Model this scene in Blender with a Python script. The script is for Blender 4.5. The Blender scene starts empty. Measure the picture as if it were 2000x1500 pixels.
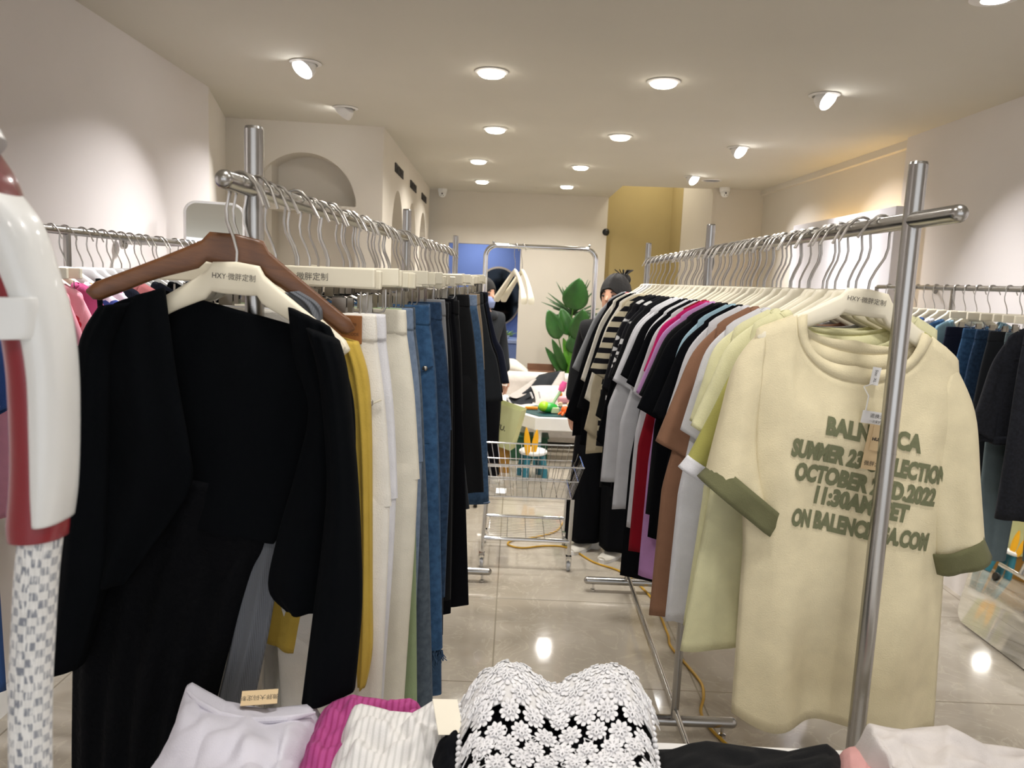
import bpy, math, random
from mathutils import Vector, Matrix, noise
random.seed(7)
PI = math.pi
S = bpy.context.scene
C = S.collection
# ---------------------------------------------------------------- camera
F = 1502.0; TH = math.radians(7.71); RO = math.radians(2.42); EYE = 1.55
_u0 = Vector((0, math.sin(TH), math.cos(TH))); _r0 = Vector((1, 0, 0)); FW = Vector((0, math.cos(TH), -math.sin(TH)))
RT = _r0*math.cos(RO) + _u0*math.sin(RO); UP = _u0*math.cos(RO) - _r0*math.sin(RO)
cd = bpy.data.cameras.new('camera'); cam = bpy.data.objects.new('camera', cd); C.objects.link(cam)
cam.matrix_world = Matrix(((RT.x, UP.x, -FW.x, 0), (RT.y, UP.y, -FW.y, 0), (RT.z, UP.z, -FW.z, EYE), (0, 0, 0, 1)))
cd.sensor_width = 36; cd.lens = F/2000*36; cd.clip_start = .05
cd.dof.use_dof = True; cd.dof.focus_distance = 1.7; cd.dof.aperture_fstop = 9
S.camera = cam
def ray(px, py): return FW + RT*((px-1000)/F) + UP*((750-py)/F)
def atZ(px, py, z): d = ray(px, py); t = (z-EYE)/d.z; return Vector((d.x*t, d.y*t, z))
def atY(px, py, y): d = ray(px, py); t = y/d.y; return Vector((d.x*t, y, EYE+d.z*t))
def atX(px, py, x): d = ray(px, py); t = x/d.x; return Vector((x, d.y*t, EYE+d.z*t))
# ---------------------------------------------------------------- world, exposure
w = bpy.data.worlds.new('world'); S.world = w; w.use_nodes = True
w.node_tree.nodes['Background'].inputs[0].default_value = (.93, .95, 1, 1)
w.node_tree.nodes['Background'].inputs[1].default_value = .8
S.view_settings.view_transform = 'Standard'; S.view_settings.look = 'None'
S.view_settings.exposure = 1.08; S.view_settings.gamma = 1
CEIL = 2.53
WARM = (1, .96, .91); COOL = (.98, .96, 1)
# positions of the recessed lamps (x, y)
DOWN = [(-.16, 3.83), (-.18, 5.23), (-.36, 6.64), (-.39, 7.99), (.67, 3.88), (.65, 5.30), (.505, 6.74), (.477, 8.11)]
DOWN_BACK = [(-.15, 2.3), (.66, 2.35), (-.15, .9), (.66, .9), (-.15, -.6), (.66, -.6)]
SPOT = [((-1.043, 3.815), (-1.66, 3.0, .9)), ((-1.066, 4.781), (-1.72, 4.1, 1.2)), ((1.497, 4.007), (2.4, 3.5, .9)), ((1.507, 5.546), (2.4, 5.2, 1.5)), ((1.531, 7.067), (2.4, 6.6, 1.4))]
SPOT_BACK = [((-1.05, 2.3), (-1.65, 1.9, .9)), ((1.5, 2.4), (2.4, 2.4, 1.4)), ((-1.05, .8), (-1.6, .9, 1.4)), ((1.5, .8), (2.4, 1.0, 1.4))]
def area(x, y, col, e, size=.13, z=CEIL-.035, target=None, spread=PI*.8):
    l = bpy.data.lights.new('lamp_light', 'AREA'); l.shape = 'DISK'; l.size = size; l.energy = e; l.color = col; l.spread = spread
    o = bpy.data.objects.new('lamp_light', l); C.objects.link(o); o.location = (x, y, z)
    if target: o.rotation_euler = (Vector(target)-Vector((x, y, z))).to_track_quat('-Z', 'Y').to_euler()
    return o
E_DOWN = 6.4; E_SPOT = 2.6
for x, y in DOWN: area(x, y, WARM, E_DOWN)
for x, y in DOWN_BACK: area(x, y, (1, .96, .92), E_DOWN*.42)
for (x, y), t in SPOT+SPOT_BACK: area(x, y, COOL, E_SPOT, .09, CEIL-.07, t, PI*.42)
area(1.45, 8.6, (1, .93, .78), 3.5, .5, 3.3)      # lamp high in the stair well
area(-.5, 10.0, (.9, .94, 1), 6, .5, 2.35)    # lamp of the blue room
# ---------------------------------------------------------------- materials
def hexc(h):
    h = h.lstrip('#'); c = [int(h[i:i+2], 16)/255 for i in (0, 2, 4)]
    return tuple((x/12.92 if x <= .04045 else ((x+.055)/1.055)**2.4) for x in c)+(1,)
MATS = {}
def mat(name, col='#ffffff', rough=.8, metal=0, bump=None, var=0, vscale=8, spec=.5, kind=None, col2=None, scale=30, emit=0, trans=0, sheen=0, coat=0, stretch=(1,1,1)):
    if name in MATS: return MATS[name]
    m = bpy.data.materials.new(name); m.use_nodes = True; nt = m.node_tree; N = nt.nodes; L = nt.links; b = N['Principled BSDF']
    c1 = hexc(col); b.inputs['Base Color'].default_value = c1; b.inputs['Roughness'].default_value = rough; b.inputs['Metallic'].default_value = metal
    b.inputs['Specular IOR Level'].default_value = spec
    if sheen: b.inputs['Sheen Weight'].default_value = sheen
    if coat: b.inputs['Coat Weight'].default_value = coat
    if trans: b.inputs['Transmission Weight'].default_value = trans
    if emit: b.inputs['Emission Color'].default_value = c1; b.inputs['Emission Strength'].default_value = emit
    tc = N.new('ShaderNodeTexCoord'); mp = N.new('ShaderNodeMapping'); mp.inputs['Scale'].default_value = stretch; L.new(tc.outputs['Object'], mp.inputs[0])
    def tex(t, sc, **k):
        n = N.new('ShaderNodeTex'+t); L.new(mp.outputs[0], n.inputs['Vector'])
        n.inputs['Scale'].default_value = sc
        for a, v in k.items():
            if a in n.inputs: n.inputs[a].default_value = v
        return n
    def ramp(src, stops, const=False):
        r = N.new('ShaderNodeValToRGB'); L.new(src, r.inputs[0])
        if const: r.color_ramp.interpolation = 'CONSTANT'
        els = r.color_ramp.elements
        while len(els) < len(stops): els.new(.5)
        for e, (p, c) in zip(els, stops): e.position = p; e.color = c
        return r.outputs[0]
    if kind in ('noise', 'denim', 'melange'):
        c2 = hexc(col2)
        n = tex('Noise', scale, Detail=6); L.new(ramp(n.outputs['Fac'], [(.35, c1), (.65, c2)]), b.inputs['Base Color'])
    elif kind == 'stripe':
        n = tex('Wave', scale); n.bands_direction = 'Z'; n.wave_type = 'BANDS'; L.new(ramp(n.outputs['Fac'], [(0, c1), (.5, hexc(col2))], True), b.inputs['Base Color'])
    elif kind == 'stripex':
        n = tex('Wave', scale); n.bands_direction = 'X'; L.new(ramp(n.outputs['Fac'], [(0, c1), (.55, hexc(col2))]), b.inputs['Base Color'])
    elif kind == 'spots':
        n = tex('Voronoi', scale); L.new(ramp(n.outputs['Distance'], [(0, hexc(col2)), (.27, hexc(col2)), (.33, c1)]), b.inputs['Base Color'])
    elif kind == 'floral':
        n = tex('Voronoi', scale); r = ramp(n.outputs['Color'], [(0, c1), (.35, hexc('#e85aa0')), (.5, c1), (.62, hexc('#3a4a8a')), (.7, hexc('#f4a060')), (.78, c1)], True); L.new(r, b.inputs['Base Color'])
    elif kind == 'wood':
        n = tex('Noise', scale, Detail=8, Distortion=1.2); L.new(ramp(n.outputs['Fac'], [(.3, c1), (.7, hexc(col2))]), b.inputs['Base Color'])
    elif var:
        n = tex('Noise', vscale, Detail=5)
        lo = tuple(x*(1-var) for x in c1[:3])+(1,); hi = tuple(min(1, x*(1+var)) for x in c1[:3])+(1,)
        L.new(ramp(n.outputs['Fac'], [(.3, lo), (.7, hi)]), b.inputs['Base Color'])
    if bump:
        n = tex('Noise', bump[0], Detail=4); bp = N.new('ShaderNodeBump'); bp.inputs['Strength'].default_value = bump[1]; bp.inputs['Distance'].default_value = .004
        L.new(n.outputs['Fac'], bp.inputs['Height']); L.new(bp.outputs[0], b.inputs['Normal'])
    MATS[name] = m; return m
def cloth(name, col, **k):
    k.setdefault('bump', (500, .25)); k.setdefault('var', .06); k.setdefault('rough', .92); k.setdefault('spec', .2); k.setdefault('sheen', .04); k.setdefault('vscale', 25)
    return mat(name, col, **k)
steel = mat('brushed_steel', '#a9a7a3', .24, 1, bump=(900, .05))
chrome = mat('chrome', '#d8d9da', .09, 1)
wire = mat('hook_wire', '#b0aca6', .28, 1)
clipm = mat('clip_steel', '#a39e96', .3, 1)
cream = mat('cream_plastic', '#e6dfc9', .38, var=.02)
whitep = mat('white_plastic', '#eeeeec', .35, var=.02)
woodh = mat('hanger_wood', '#5a3820', .35, kind='wood', col2='#6e4729', scale=14, stretch=(1, 4, 6), bump=(120, .1))
wallm = mat('plaster', '#d8d1c4', .9, bump=(60, .06), var=.015, vscale=3)
wallw = mat('plaster_cool', '#dbd5d0', .9, bump=(60, .06), var=.015, vscale=3)
ceilm = mat('ceiling_paint', '#d0cbbe', .92, bump=(60, .04), var=.015, vscale=2)
yellowm = mat('yellow_paint', '#b19f6e', .9, bump=(60, .06), var=.03, vscale=3)
ink = mat('print_ink', '#2f2c2a', .7)
olivep = mat('olive_print', '#6d7052', .85, var=.08, vscale=300)
black_m = mat('black_plastic', '#141414', .4)
mirror = mat('mirror_glass', '#f2f4f3', .015, 1)
# marble floor
def marble():
    m = bpy.data.materials.new('marble_tile'); m.use_nodes = True; nt = m.node_tree; N = nt.nodes; L = nt.links; b = N['Principled BSDF']
    tc = N.new('ShaderNodeTexCoord'); n1 = N.new('ShaderNodeTexNoise'); n1.inputs['Scale'].default_value = 1.6; n1.inputs['Detail'].default_value = 9; n1.inputs['Distortion'].default_value = 1.6
    n2 = N.new('ShaderNodeTexNoise'); n2.inputs['Scale'].default_value = 4; n2.inputs['Detail'].default_value = 10; n2.inputs['Distortion'].default_value = 2.5
    L.new(tc.outputs['Object'], n1.inputs[0]); L.new(tc.outputs['Object'], n2.inputs[0])
    r = N.new('ShaderNodeValToRGB'); e = r.color_ramp.elements; e[0].position = .3; e[0].color = hexc('#a39a8a'); e[1].position = .7; e[1].color = hexc('#c0b8aa'); L.new(n1.outputs['Fac'], r.inputs[0])
    r2 = N.new('ShaderNodeValToRGB'); e = r2.color_ramp.elements; e[0].position = .485; e[0].color = (0, 0, 0, 1); e[1].position = .5; e[1].color = (1, 1, 1, 1); e3 = e.new(.53); e3.color = (0, 0, 0, 1); L.new(n2.outputs['Fac'], r2.inputs[0])
    mx = N.new('ShaderNodeMixRGB'); mx.inputs[2].default_value = hexc('#d5ccb9'); L.new(r.outputs[0], mx.inputs[1])
    ml = N.new('ShaderNodeMath'); ml.operation = 'MULTIPLY'; ml.inputs[1].default_value = .3; L.new(r2.outputs[0], ml.inputs[0]); L.new(ml.outputs[0], mx.inputs[0])
    br = N.new('ShaderNodeTexBrick'); br.offset = 0; br.inputs['Scale'].default_value = 1; br.inputs['Mortar Size'].default_value = .0035; br.inputs['Brick Width'].default_value = .8; br.inputs['Row Height'].default_value = .8
    br.inputs['Color1'].default_value = (0, 0, 0, 1); br.inputs['Color2'].default_value = (0, 0, 0, 1); br.inputs['Mortar'].default_value = (1, 1, 1, 1)
    mp = N.new('ShaderNodeMapping'); mp.inputs['Location'].default_value = (.03, .4, 0); L.new(tc.outputs['Object'], mp.inputs[0]); L.new(mp.outputs[0], br.inputs['Vector'])
    m2 = N.new('ShaderNodeMixRGB'); m2.inputs[2].default_value = hexc('#8c8474'); L.new(br.outputs[0], m2.inputs[0]); L.new(mx.outputs[0], m2.inputs[1]); L.new(m2.outputs[0], b.inputs['Base Color'])
    b.inputs['Roughness'].default_value = .07; b.inputs['Specular IOR Level'].default_value = .55
    return m
marblem = marble()
# ---------------------------------------------------------------- mesh builder
class MB:
    def __init__(s): s.v = []; s.f = []
    def add(s, vs, fs): o = len(s.v); s.v += [Vector(p) for p in vs]; s.f += [tuple(i+o for i in f) for f in fs]; return s
    def box(s, c, d, rot=0, m=None):
        x, y, z = [q/2 for q in d]; vs = [Vector((a*x, b*y, e*z)) for a in (-1, 1) for b in (-1, 1) for e in (-1, 1)]
        R = m if m is not None else Matrix.Rotation(rot, 3, 'Z')
        vs = [R @ v + Vector(c) for v in vs]
        return s.add(vs, [(0, 1, 3, 2), (4, 6, 7, 5), (0, 4, 5, 1), (2, 3, 7, 6), (0, 2, 6, 4), (1, 5, 7, 3)])
    def grid(s, P, cu=False, cv=False):
        n = len(P); m = len(P[0]); vs = [p for r in P for p in r]; fs = []
        for i in range(n if cv else n-1):
            for j in range(m if cu else m-1):
                a = i*m+j; b = i*m+(j+1) % m; c = ((i+1) % n)*m+(j+1) % m; d = ((i+1) % n)*m+j; fs.append((a, b, c, d))
        return s.add(vs, fs)
    def loft(s, rings, cap=True):
        s.grid(rings, cu=True); k = len(rings[0])
        if cap:
            o = len(s.v)-k*len(rings); s.f.append(tuple(range(o, o+k))[::-1]); s.f.append(tuple(range(len(s.v)-k, len(s.v))))
        return s
    def tube(s, path, r, seg=10, cap=True, closed=False):
        P = [Vector(p) for p in path]; n = len(P); rr = r if isinstance(r, (list, tuple)) else [r]*n
        T = [((P[(i+1) % n]-P[i-1]) if closed else (P[min(i+1, n-1)]-P[max(i-1, 0)])).normalized() for i in range(n)]
        a = Vector((0, 0, 1)) if abs(T[0].z) < .9 else Vector((1, 0, 0)); nrm = (a-T[0]*a.dot(T[0])).normalized(); R = []
        for i in range(n):
            nrm = (nrm-T[i]*nrm.dot(T[i])).normalized(); b = T[i].cross(nrm)
            R.append([P[i]+(nrm*math.cos(2*PI*k/seg)+b*math.sin(2*PI*k/seg))*rr[i] for k in range(seg)])
        if closed: return s.grid(R, cu=True, cv=True)
        return s.loft(R, cap)
    def lathe(s, prof, c=(0, 0, 0), seg=24, m=None):
        R = []
        for r, z in prof:
            ring = [Vector((r*math.cos(2*PI*k/seg), r*math.sin(2*PI*k/seg), z)) for k in range(seg)]
            if m is not None: ring = [m @ p for p in ring]
            R.append([p+Vector(c) for p in ring])
        return s.loft(R)
    def ball(s, c, r, seg=16, rings=10, m=None):
        r = Vector(r) if not isinstance(r, (int, float)) else Vector((r, r, r)); R = []
        for i in range(rings+1):
            t = PI*(.001+.998*i/rings)
            ring = [Vector((r.x*math.sin(t)*math.cos(2*PI*k/seg), r.y*math.sin(t)*math.sin(2*PI*k/seg), r.z*math.cos(t))) for k in range(seg)]
            if m is not None: ring = [m @ p for p in ring]
            R.append([p+Vector(c) for p in ring])
        return s.loft(R)
    def prism(s, poly, z0, z1):
        n = len(poly); vs = [(p[0], p[1], z0) for p in poly]+[(p[0], p[1], z1) for p in poly]
        return s.add(vs, [tuple(range(n))[::-1], tuple(range(n, 2*n))]+[(i, (i+1) % n, n+(i+1) % n, n+i) for i in range(n)])
def build(mb, name, m, parent=None, smooth=True, bevel=0, solid=0, sub=0, origin=None, auto=35):
    me = bpy.data.meshes.new(name); o_ = Vector(origin) if origin is not None else Vector((0, 0, 0))
    me.from_pydata([tuple(v-o_) for v in mb.v], [], mb.f); me.validate(); me.update()
    import bmesh
    bm = bmesh.new(); bm.from_mesh(me); bmesh.ops.recalc_face_normals(bm, faces=bm.faces); bm.to_mesh(me); bm.free()
    if smooth:
        me.shade_smooth()
        if auto: me.set_sharp_from_angle(angle=math.radians(auto))
    me.materials.append(m)
    o = bpy.data.objects.new(name, me); C.objects.link(o)
    if parent is not None: o.parent = parent
    elif origin is not None: o.location = o_
    if bevel: md = o.modifiers.new('bevel', 'BEVEL'); md.width = bevel; md.segments = 3; md.limit_method = 'ANGLE'; md.angle_limit = math.radians(50)
    if solid: md = o.modifiers.new('solid', 'SOLIDIFY'); md.thickness = solid; md.offset = 0
    if sub: md = o.modifiers.new('sub', 'SUBSURF'); md.levels = sub; md.render_levels = sub
    return o
def tag(o, label=None, cat=None, group=None, kind=None):
    if label: o['label'] = label
    if cat: o['category'] = cat
    if group: o['group'] = group
    if kind: o['kind'] = kind
    return o
def thing(name, label, cat, loc=(0, 0, 0), rz=0, group=None, ry=0):
    o = bpy.data.objects.new(name, None); C.objects.link(o); o.location = loc; o.rotation_euler = (0, ry, rz); o.empty_display_size = .05
    return tag(o, label, cat, group)
def kids(o): return [c for c in bpy.data.objects if c.parent == o]
def dup(src, loc, rz=0, ry=0, label=None, group=None, parent=None):
    r = src.copy(); C.objects.link(r)
    if parent is None: r.location = loc; r.rotation_euler = (0, ry, rz)
    else: r.parent = parent
    if label: r['label'] = label
    if group: r['group'] = group
    for c in src.get('_k', []): pass
    for c in KIDS.get(src.name, []): dup(c, None, parent=r)
    return r
KIDS = {}
def freeze(o):
    KIDS[o.name] = kids(o)
    for c in KIDS[o.name]: freeze(c)
def struct(mb, name, m, **k): o = build(mb, name, m, **k); o['kind'] = 'structure'; return o
def smooth01(t): t = max(0, min(1, t)); return t*t*(3-2*t)
def interp(pts, t):
    for i in range(len(pts)-1):
        if t <= pts[i+1][0]:
            a, b = pts[i], pts[i+1]; q = (t-a[0])/((b[0]-a[0]) or 1); return a[1]+(b[1]-a[1])*max(0, q)
    return pts[-1][1]
def text_mesh(body, size, bold=0, sx=1, align='CENTER', step=0):
    cu = bpy.data.curves.new('t', 'FONT'); cu.body = body; cu.size = size; cu.align_x = align; cu.align_y = 'CENTER'; cu.offset = bold; cu.resolution_u = 3
    ob = bpy.data.objects.new('t', cu); C.objects.link(ob); bpy.context.view_layer.update()
    me = bpy.data.meshes.new_from_object(ob.evaluated_get(bpy.context.evaluated_depsgraph_get()))
    bpy.data.objects.remove(ob)
    import bmesh
    if step:
        bm = bmesh.new(); bm.from_mesh(me); bmesh.ops.triangulate(bm, faces=bm.faces)
        for _ in range(4):
            es = [e for e in bm.edges if e.calc_length() > step]
            if not es: break
            bmesh.ops.subdivide_edges(bm, edges=es, cuts=1); bmesh.ops.triangulate(bm, faces=bm.faces)
        bm.to_mesh(me); bm.free()
    v = [Vector((p.co.x*sx, p.co.y, 0)) for p in me.vertices]; f = [tuple(p.vertices) for p in me.polygons]
    return v, f
def put_text(body, size, fn, name, m, parent=None, origin=None, **k):
    v, f = text_mesh(body, size, **k); mb = MB(); mb.add([fn(p.x, p.y) for p in v], f)
    return build(mb, name, m, parent, smooth=False, origin=origin)
# ---------------------------------------------------------------- room shell
NEAR = -3.0
def wall(p0, p1, name, m, z0=0, z1=CEIL, t=.12, side=1):
    p0 = Vector(p0); p1 = Vector(p1); d = (p1-p0).normalized(); n = Vector((d.y, -d.x))*side*t
    mb = MB().prism([p0, p1, p1+n, p0+n], z0, z1); return struct(mb, name, m, smooth=False)
def arch_wall(p0, p1, name, m, arches, depth, side, mback, z1=CEIL, t=.1):
    """wall front sheet with openings: (centre, half width, spring z, apex z, bottom z)"""
    p0 = Vector(p0); p1 = Vector(p1); Ln = (p1-p0).length; d = (p1-p0)/Ln; n = Vector((d.y, -d.x))*side
    P = lambda s, z, q=0: Vector((p0.x+d.x*s+n.x*q, p0.y+d.y*s+n.y*q, z))
    cuts = {0, Ln}; NS = 28
    for a in arches:
        for k in range(NS+1): cuts.add(round(a[0]-a[1]*math.cos(PI*k/NS), 5))
    cs = sorted(cuts); mb = MB(); bk = MB()
    def top(a, s):
        q = max(0, 1-((s-a[0])/a[1])**2); return a[2]+(a[3]-a[2])*math.sqrt(q)
    for s0, s1 in zip(cs, cs[1:]):
        mid = (s0+s1)/2; ins = sorted([a for a in arches if abs(mid-a[0]) < a[1]], key=lambda a: a[4]); zl0 = zl1 = 0
        for a in ins:
            if a[4] > 0: mb.add([P(s0, zl0), P(s1, zl1), P(s1, a[4]), P(s0, a[4])], [(0, 1, 2, 3)]); mb.add([P(s0, a[4]), P(s1, a[4]), P(s1, a[4], depth), P(s0, a[4], depth)], [(0, 1, 2, 3)])
            t0, t1 = top(a, s0), top(a, s1)
            mb.add([P(s0, t0), P(s1, t1), P(s1, t1, depth), P(s0, t0, depth)], [(0, 1, 2, 3)]); zl0, zl1 = t0, t1
        mb.add([P(s0, zl0), P(s1, zl1), P(s1, z1), P(s0, z1)], [(0, 1, 2, 3)])
    for a in arches:
        for e in (-1, 1):
            s = a[0]+e*a[1]; mb.add([P(s, a[4]), P(s, a[2]), P(s, a[2], depth), P(s, a[4], depth)], [(0, 1, 2, 3)])
    mb.add([P(0, 0, depth), P(Ln, 0, depth), P(Ln, z1, depth), P(0, z1, depth), P(0, 0, depth+.05), P(Ln, 0, depth+.05), P(Ln, z1, depth+.05), P(0, z1, depth+.05)], [(0, 1, 2, 3), (4, 5, 6, 7), (0, 4, 7, 3), (1, 5, 6, 2), (3, 2, 6, 7)])
    return struct(mb, name, m, auto=20), P
struct(MB().box((0.3, 4, -.05), (8, 16, .1)), 'floor', marblem, smooth=False)
# ceiling: whole slab up to 7.9, then only left of the stair well; behind it a light well
cb = MB().prism([(-2.3, NEAR), (3, NEAR), (3, 7.80), (1.025, 7.92), (1.025, 9.3), (-2.3, 9.3)], CEIL, CEIL+.15)
struct(cb, 'ceiling', ceilm, smooth=False)
wall((-1.62, NEAR), (-1.738, 4.402), 'wall_left', wallw, side=-1)
wall((-1.738, 4.402), (-1.99, 5.35), 'wall_left_return', wallm, side=-1)
AW, AP = arch_wall((-2.05, 5.236), (-.932, 5.344), 'wall_arch', wallm, [(.60, .345, 1.995, 2.335, 1.995), (.60, .345, 1.95, 1.955, .55)], .22, -1, wallm)
arch_side, SP = arch_wall((-.932, 5.344), (-1.012, 8.80), 'wall_fitting_rooms', wallm, [(.80, .33, 1.80, 2.20, 0), (1.80, .33, 1.80, 2.20, 0), (2.80, .33, 1.80, 2.20, 0)], .75, -1, wallm)
DX0, DX1, DZ = -.80, .035, 1.945
WB = 9.0
bw = MB(); bw.box(((-1.3+DX0)/2-.1, WB+.06, CEIL/2), (DX0+1.3+.2, .12, CEIL)); bw.box(((DX1+1.014)/2, WB+.06, CEIL/2), (1.014-DX1, .12, CEIL)); bw.box(((DX0+DX1)/2, WB+.06, (DZ+CEIL)/2), (DX1-DX0, .12, CEIL-DZ))
struct(bw, 'wall_back', wallm, smooth=False)
bluep = mat('blue_paint', '#7286bb', .8, var=.03, vscale=3)
br = MB(); br.box((-.4, 10.6, 1.3), (3, .1, 2.6)); br.box((-1.9, 9.9, 1.3), (.1, 1.5, 2.6)); br.box((1.0, 9.9, 1.3), (.1, 1.5, 2.6)); br.box((-.4, 9.9, 2.55), (3, 1.5, .1))
struct(br, 'wall_blue_room', bluep, smooth=False)
# stair well
wall((1.014, 9.12), (1.014, 7.93), 'wall_well_side', wallm, z0=CEIL+.15, z1=3.6, side=-1, t=.05)
wall((1.0, 9.1), (1.8, 9.1), 'wall_yellow', yellowm, z1=3.6, side=-1)
wall((1.76, 9.12), (1.80, 8.7), 'wall_yellow_return', yellowm, z1=3.6, side=-1)
wall((1.80, 8.72), (1.93, 7.80), 'wall_beige_return', wallm, z1=3.6, side=-1)
wall((1.91, 7.80), (2.55, 7.84), 'wall_right_back', wallm, side=-1)
struct(MB().box((1.5, 8.6, 3.65), (1.4, 1.8, .1)), 'ceiling_well', ceilm, smooth=False)
struct(MB().box((1.5, 7.86, 3.1), (1.2, .1, 1.0)), 'wall_well_front', wallm, smooth=False)
wall((2.42, 7.84), (2.445, 4.97), 'wall_right', wallm, side=-1) if 0 else None
struct(MB().prism([(2.42, 7.84), (2.60, 7.84), (2.60, 4.90), (2.47, 4.90)], 0, CEIL), 'wall_right', wallm, smooth=False)
struct(MB().prism([(2.40, 4.97), (2.60, 4.97), (2.60, NEAR), (2.44, NEAR)], 0, CEIL), 'wall_right_near', wallw, smooth=False)
struct(MB().prism([(2.385, 7.84), (2.42, 7.84), (2.47, 4.97), (2.43, 4.97)], CEIL-.05, CEIL), 'trim_1', wallm, smooth=False)
# baseboard of left wall
struct(MB().prism([(-1.735, 4.40), (-1.72, 4.40), (-1.60, NEAR), (-1.62, NEAR)], 0, .09), 'baseboard_left', whitep, smooth=False)
# blue room contents: oval mirror, basin cabinet, plant
om = thing('oval_mirror', 'dark oval mirror with pale rim on the blue wall beyond the doorway', 'mirror', (-.24, 10.53, 1.32))
mY = Matrix.Rotation(PI/2, 3, 'X')
build(MB().lathe([(0.001, 0), (.40, 0), (.40, .02), (.001, .02)], seg=48, m=Matrix.Diagonal((.8, 1, 1)) @ mY), 'rim', mat('pale_rim', '#b9a58c', .4), om)
build(MB().lathe([(0.001, .021), (.375, .021), (.375, .03), (.001, .03)], seg=48, m=Matrix.Diagonal((.8, 1, 1)) @ mY), 'glass', mat('dark_mirror', '#252a30', .05, 1), om)
vc = thing('vanity_cabinet', 'blue basin cabinet seen through the doorway', 'cabinet', (-.1, 10.25, 0))
build(MB().box((0, 0, .36), (.8, .4, .72)), 'body', mat('pale_blue', '#8fa6dc', .6), vc, smooth=False, bevel=.01)
build(MB().box((0, -.01, .75), (.84, .44, .05)), 'top', mat('pale_top', '#b9c9ee', .3), vc, smooth=False, bevel=.008)
pm = MB()
for k in range(26):
    a = random.uniform(0, 2*PI); l = random.uniform(.08, .17); p = Vector((random.uniform(-.1, .1), 0, .03))
    q = p+Vector((math.cos(a)*l, math.sin(a)*l*.5, random.uniform(.02, .09))); n = Vector((0, 0, .018)); s_ = Vector((-math.sin(a), math.cos(a), 0))*.016
    mid = (p+q)/2+n; pm.add([p, mid+s_, q, mid-s_], [(0, 1, 2, 3)])
pl = thing('trailing_plant', 'pale green trailing plant on the basin cabinet', 'plant', (-.12, 10.15, .775))
build(pm, 'leaves', mat('pale_leaf', '#9fc06a', .6), pl, solid=.002)
build(MB().lathe([(.05, 0), (.065, .05), (.055, .05), (.001, .03)]), 'pot', whitep, pl)
# signs on the fitting-room wall
for k, c in enumerate((.80, 1.80, 2.80)):
    t = put_text('FITTINGROOM', .085, lambda x, y: SP(c+x, 2.345+y, -.006), 'fitting_room_sign', ink, sx=.82, bold=.004)
    me = t.data
    t['label'] = ['black raised lettering over the nearest fitting room arch', 'black raised lettering over the middle fitting room arch', 'black raised lettering over the farthest fitting room arch'][k]; t['category'] = 'sign'; t['group'] = 'signs over the fitting room arches'
    md = t.modifiers.new('s', 'SOLIDIFY'); md.thickness = .008; md.offset = 0
# ---------------------------------------------------------------- ceiling fixtures
glow = mat('lamp_diffuser', '#fff8ec', .5, emit=9)
glowc = mat('spot_lens', '#ffffff', .5, emit=12)
trimm = mat('lamp_trim', '#e6e4e0', .45, var=.02)
def downlight(x, y, label):
    t = thing('downlight', label, 'ceiling light', (x, y, CEIL), group='round recessed downlights')
    build(MB().lathe([(.062, 0), (.078, -.001), (.081, -.004), (.066, -.011), (.060, -.010), (.060, 0)], seg=40), 'trim_ring', trimm, t)
    build(MB().lathe([(.001, -.002), (.061, -.002), (.061, -.018), (.048, -.026), (.001, -.028)], seg=40), 'diffuser', glow, t)
rowname = ['nearest', 'second', 'third', 'farthest']
for k, (x, y) in enumerate(DOWN):
    downlight(x, y, f"{rowname[k%4]} round downlight of the {'left' if k<4 else 'right'} row in the centre of the ceiling")
def spotlight(x, y, tgt, label):
    t = thing('ceiling_spotlight', label, 'ceiling light', (x, y, CEIL), group='tilting spotlights near the walls')
    build(MB().lathe([(.055, 0), (.074, -.001), (.076, -.004), (.058, -.010), (.055, 0)], seg=36), 'trim_ring', trimm, t)
    d = Vector(tgt); d.normalize()
    m3 = d.to_track_quat('Z', 'Y').to_matrix(); off = Vector((0, 0, -.012))
    build(MB().lathe([(.02, -.03), (.045, -.02), (.054, .0), (.056, .030), (.052, .032), (.050, .024)], c=off, seg=32, m=m3), 'housing', trimm, t)
    build(MB().lathe([(.001, .022), (.050, .022), (.050, .027), (.001, .031)], c=off, seg=32, m=m3), 'lens', glowc, t)
sl = ['tilted spotlight nearest the left wall, lens glowing toward it', 'tilted spotlight above the arch wall, lens turned away', 'large tilted spotlight nearest the right wall', 'tilted spotlight in the middle of the right row', 'small tilted spotlight at the far end of the right row']
for ((x, y), t), l, d in zip(SPOT, sl, ((-.30, -.42, -.6), (-.5, .25, -.5), (.42, -.55, -.5), (.42, -.55, -.5), (.42, -.55, -.5))): spotlight(x, y, d, l)
sp = thing('ceiling_speaker', 'flat round grey disc in the ceiling near the right camera', 'speaker', (1.749, 7.244, CEIL))
build(MB().lathe([(.001, -.004), (.07, -.004), (.085, 0)], seg=32), 'grille', mat('speaker_grey', '#8d9096', .6, bump=(600, .5)), sp)
build(MB().lathe([(.08, -.0), (.08, -.008), (.092, -.006), (.094, 0)], seg=32), 'ring', trimm, sp)
s2 = thing('ceiling_panel_lamp', 'sliver of a bright lamp at the top right corner of the ceiling', 'ceiling light', (atZ(1945, -6, CEIL).x, atZ(1945, -6, CEIL).y, CEIL))
build(MB().lathe([(.06, 0), (.078, -.004), (.06, -.01)], seg=32), 'trim_ring', trimm, s2); build(MB().lathe([(.001, -.004), (.06, -.006), (.001, -.02)], seg=32), 'diffuser', glow, s2)
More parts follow.
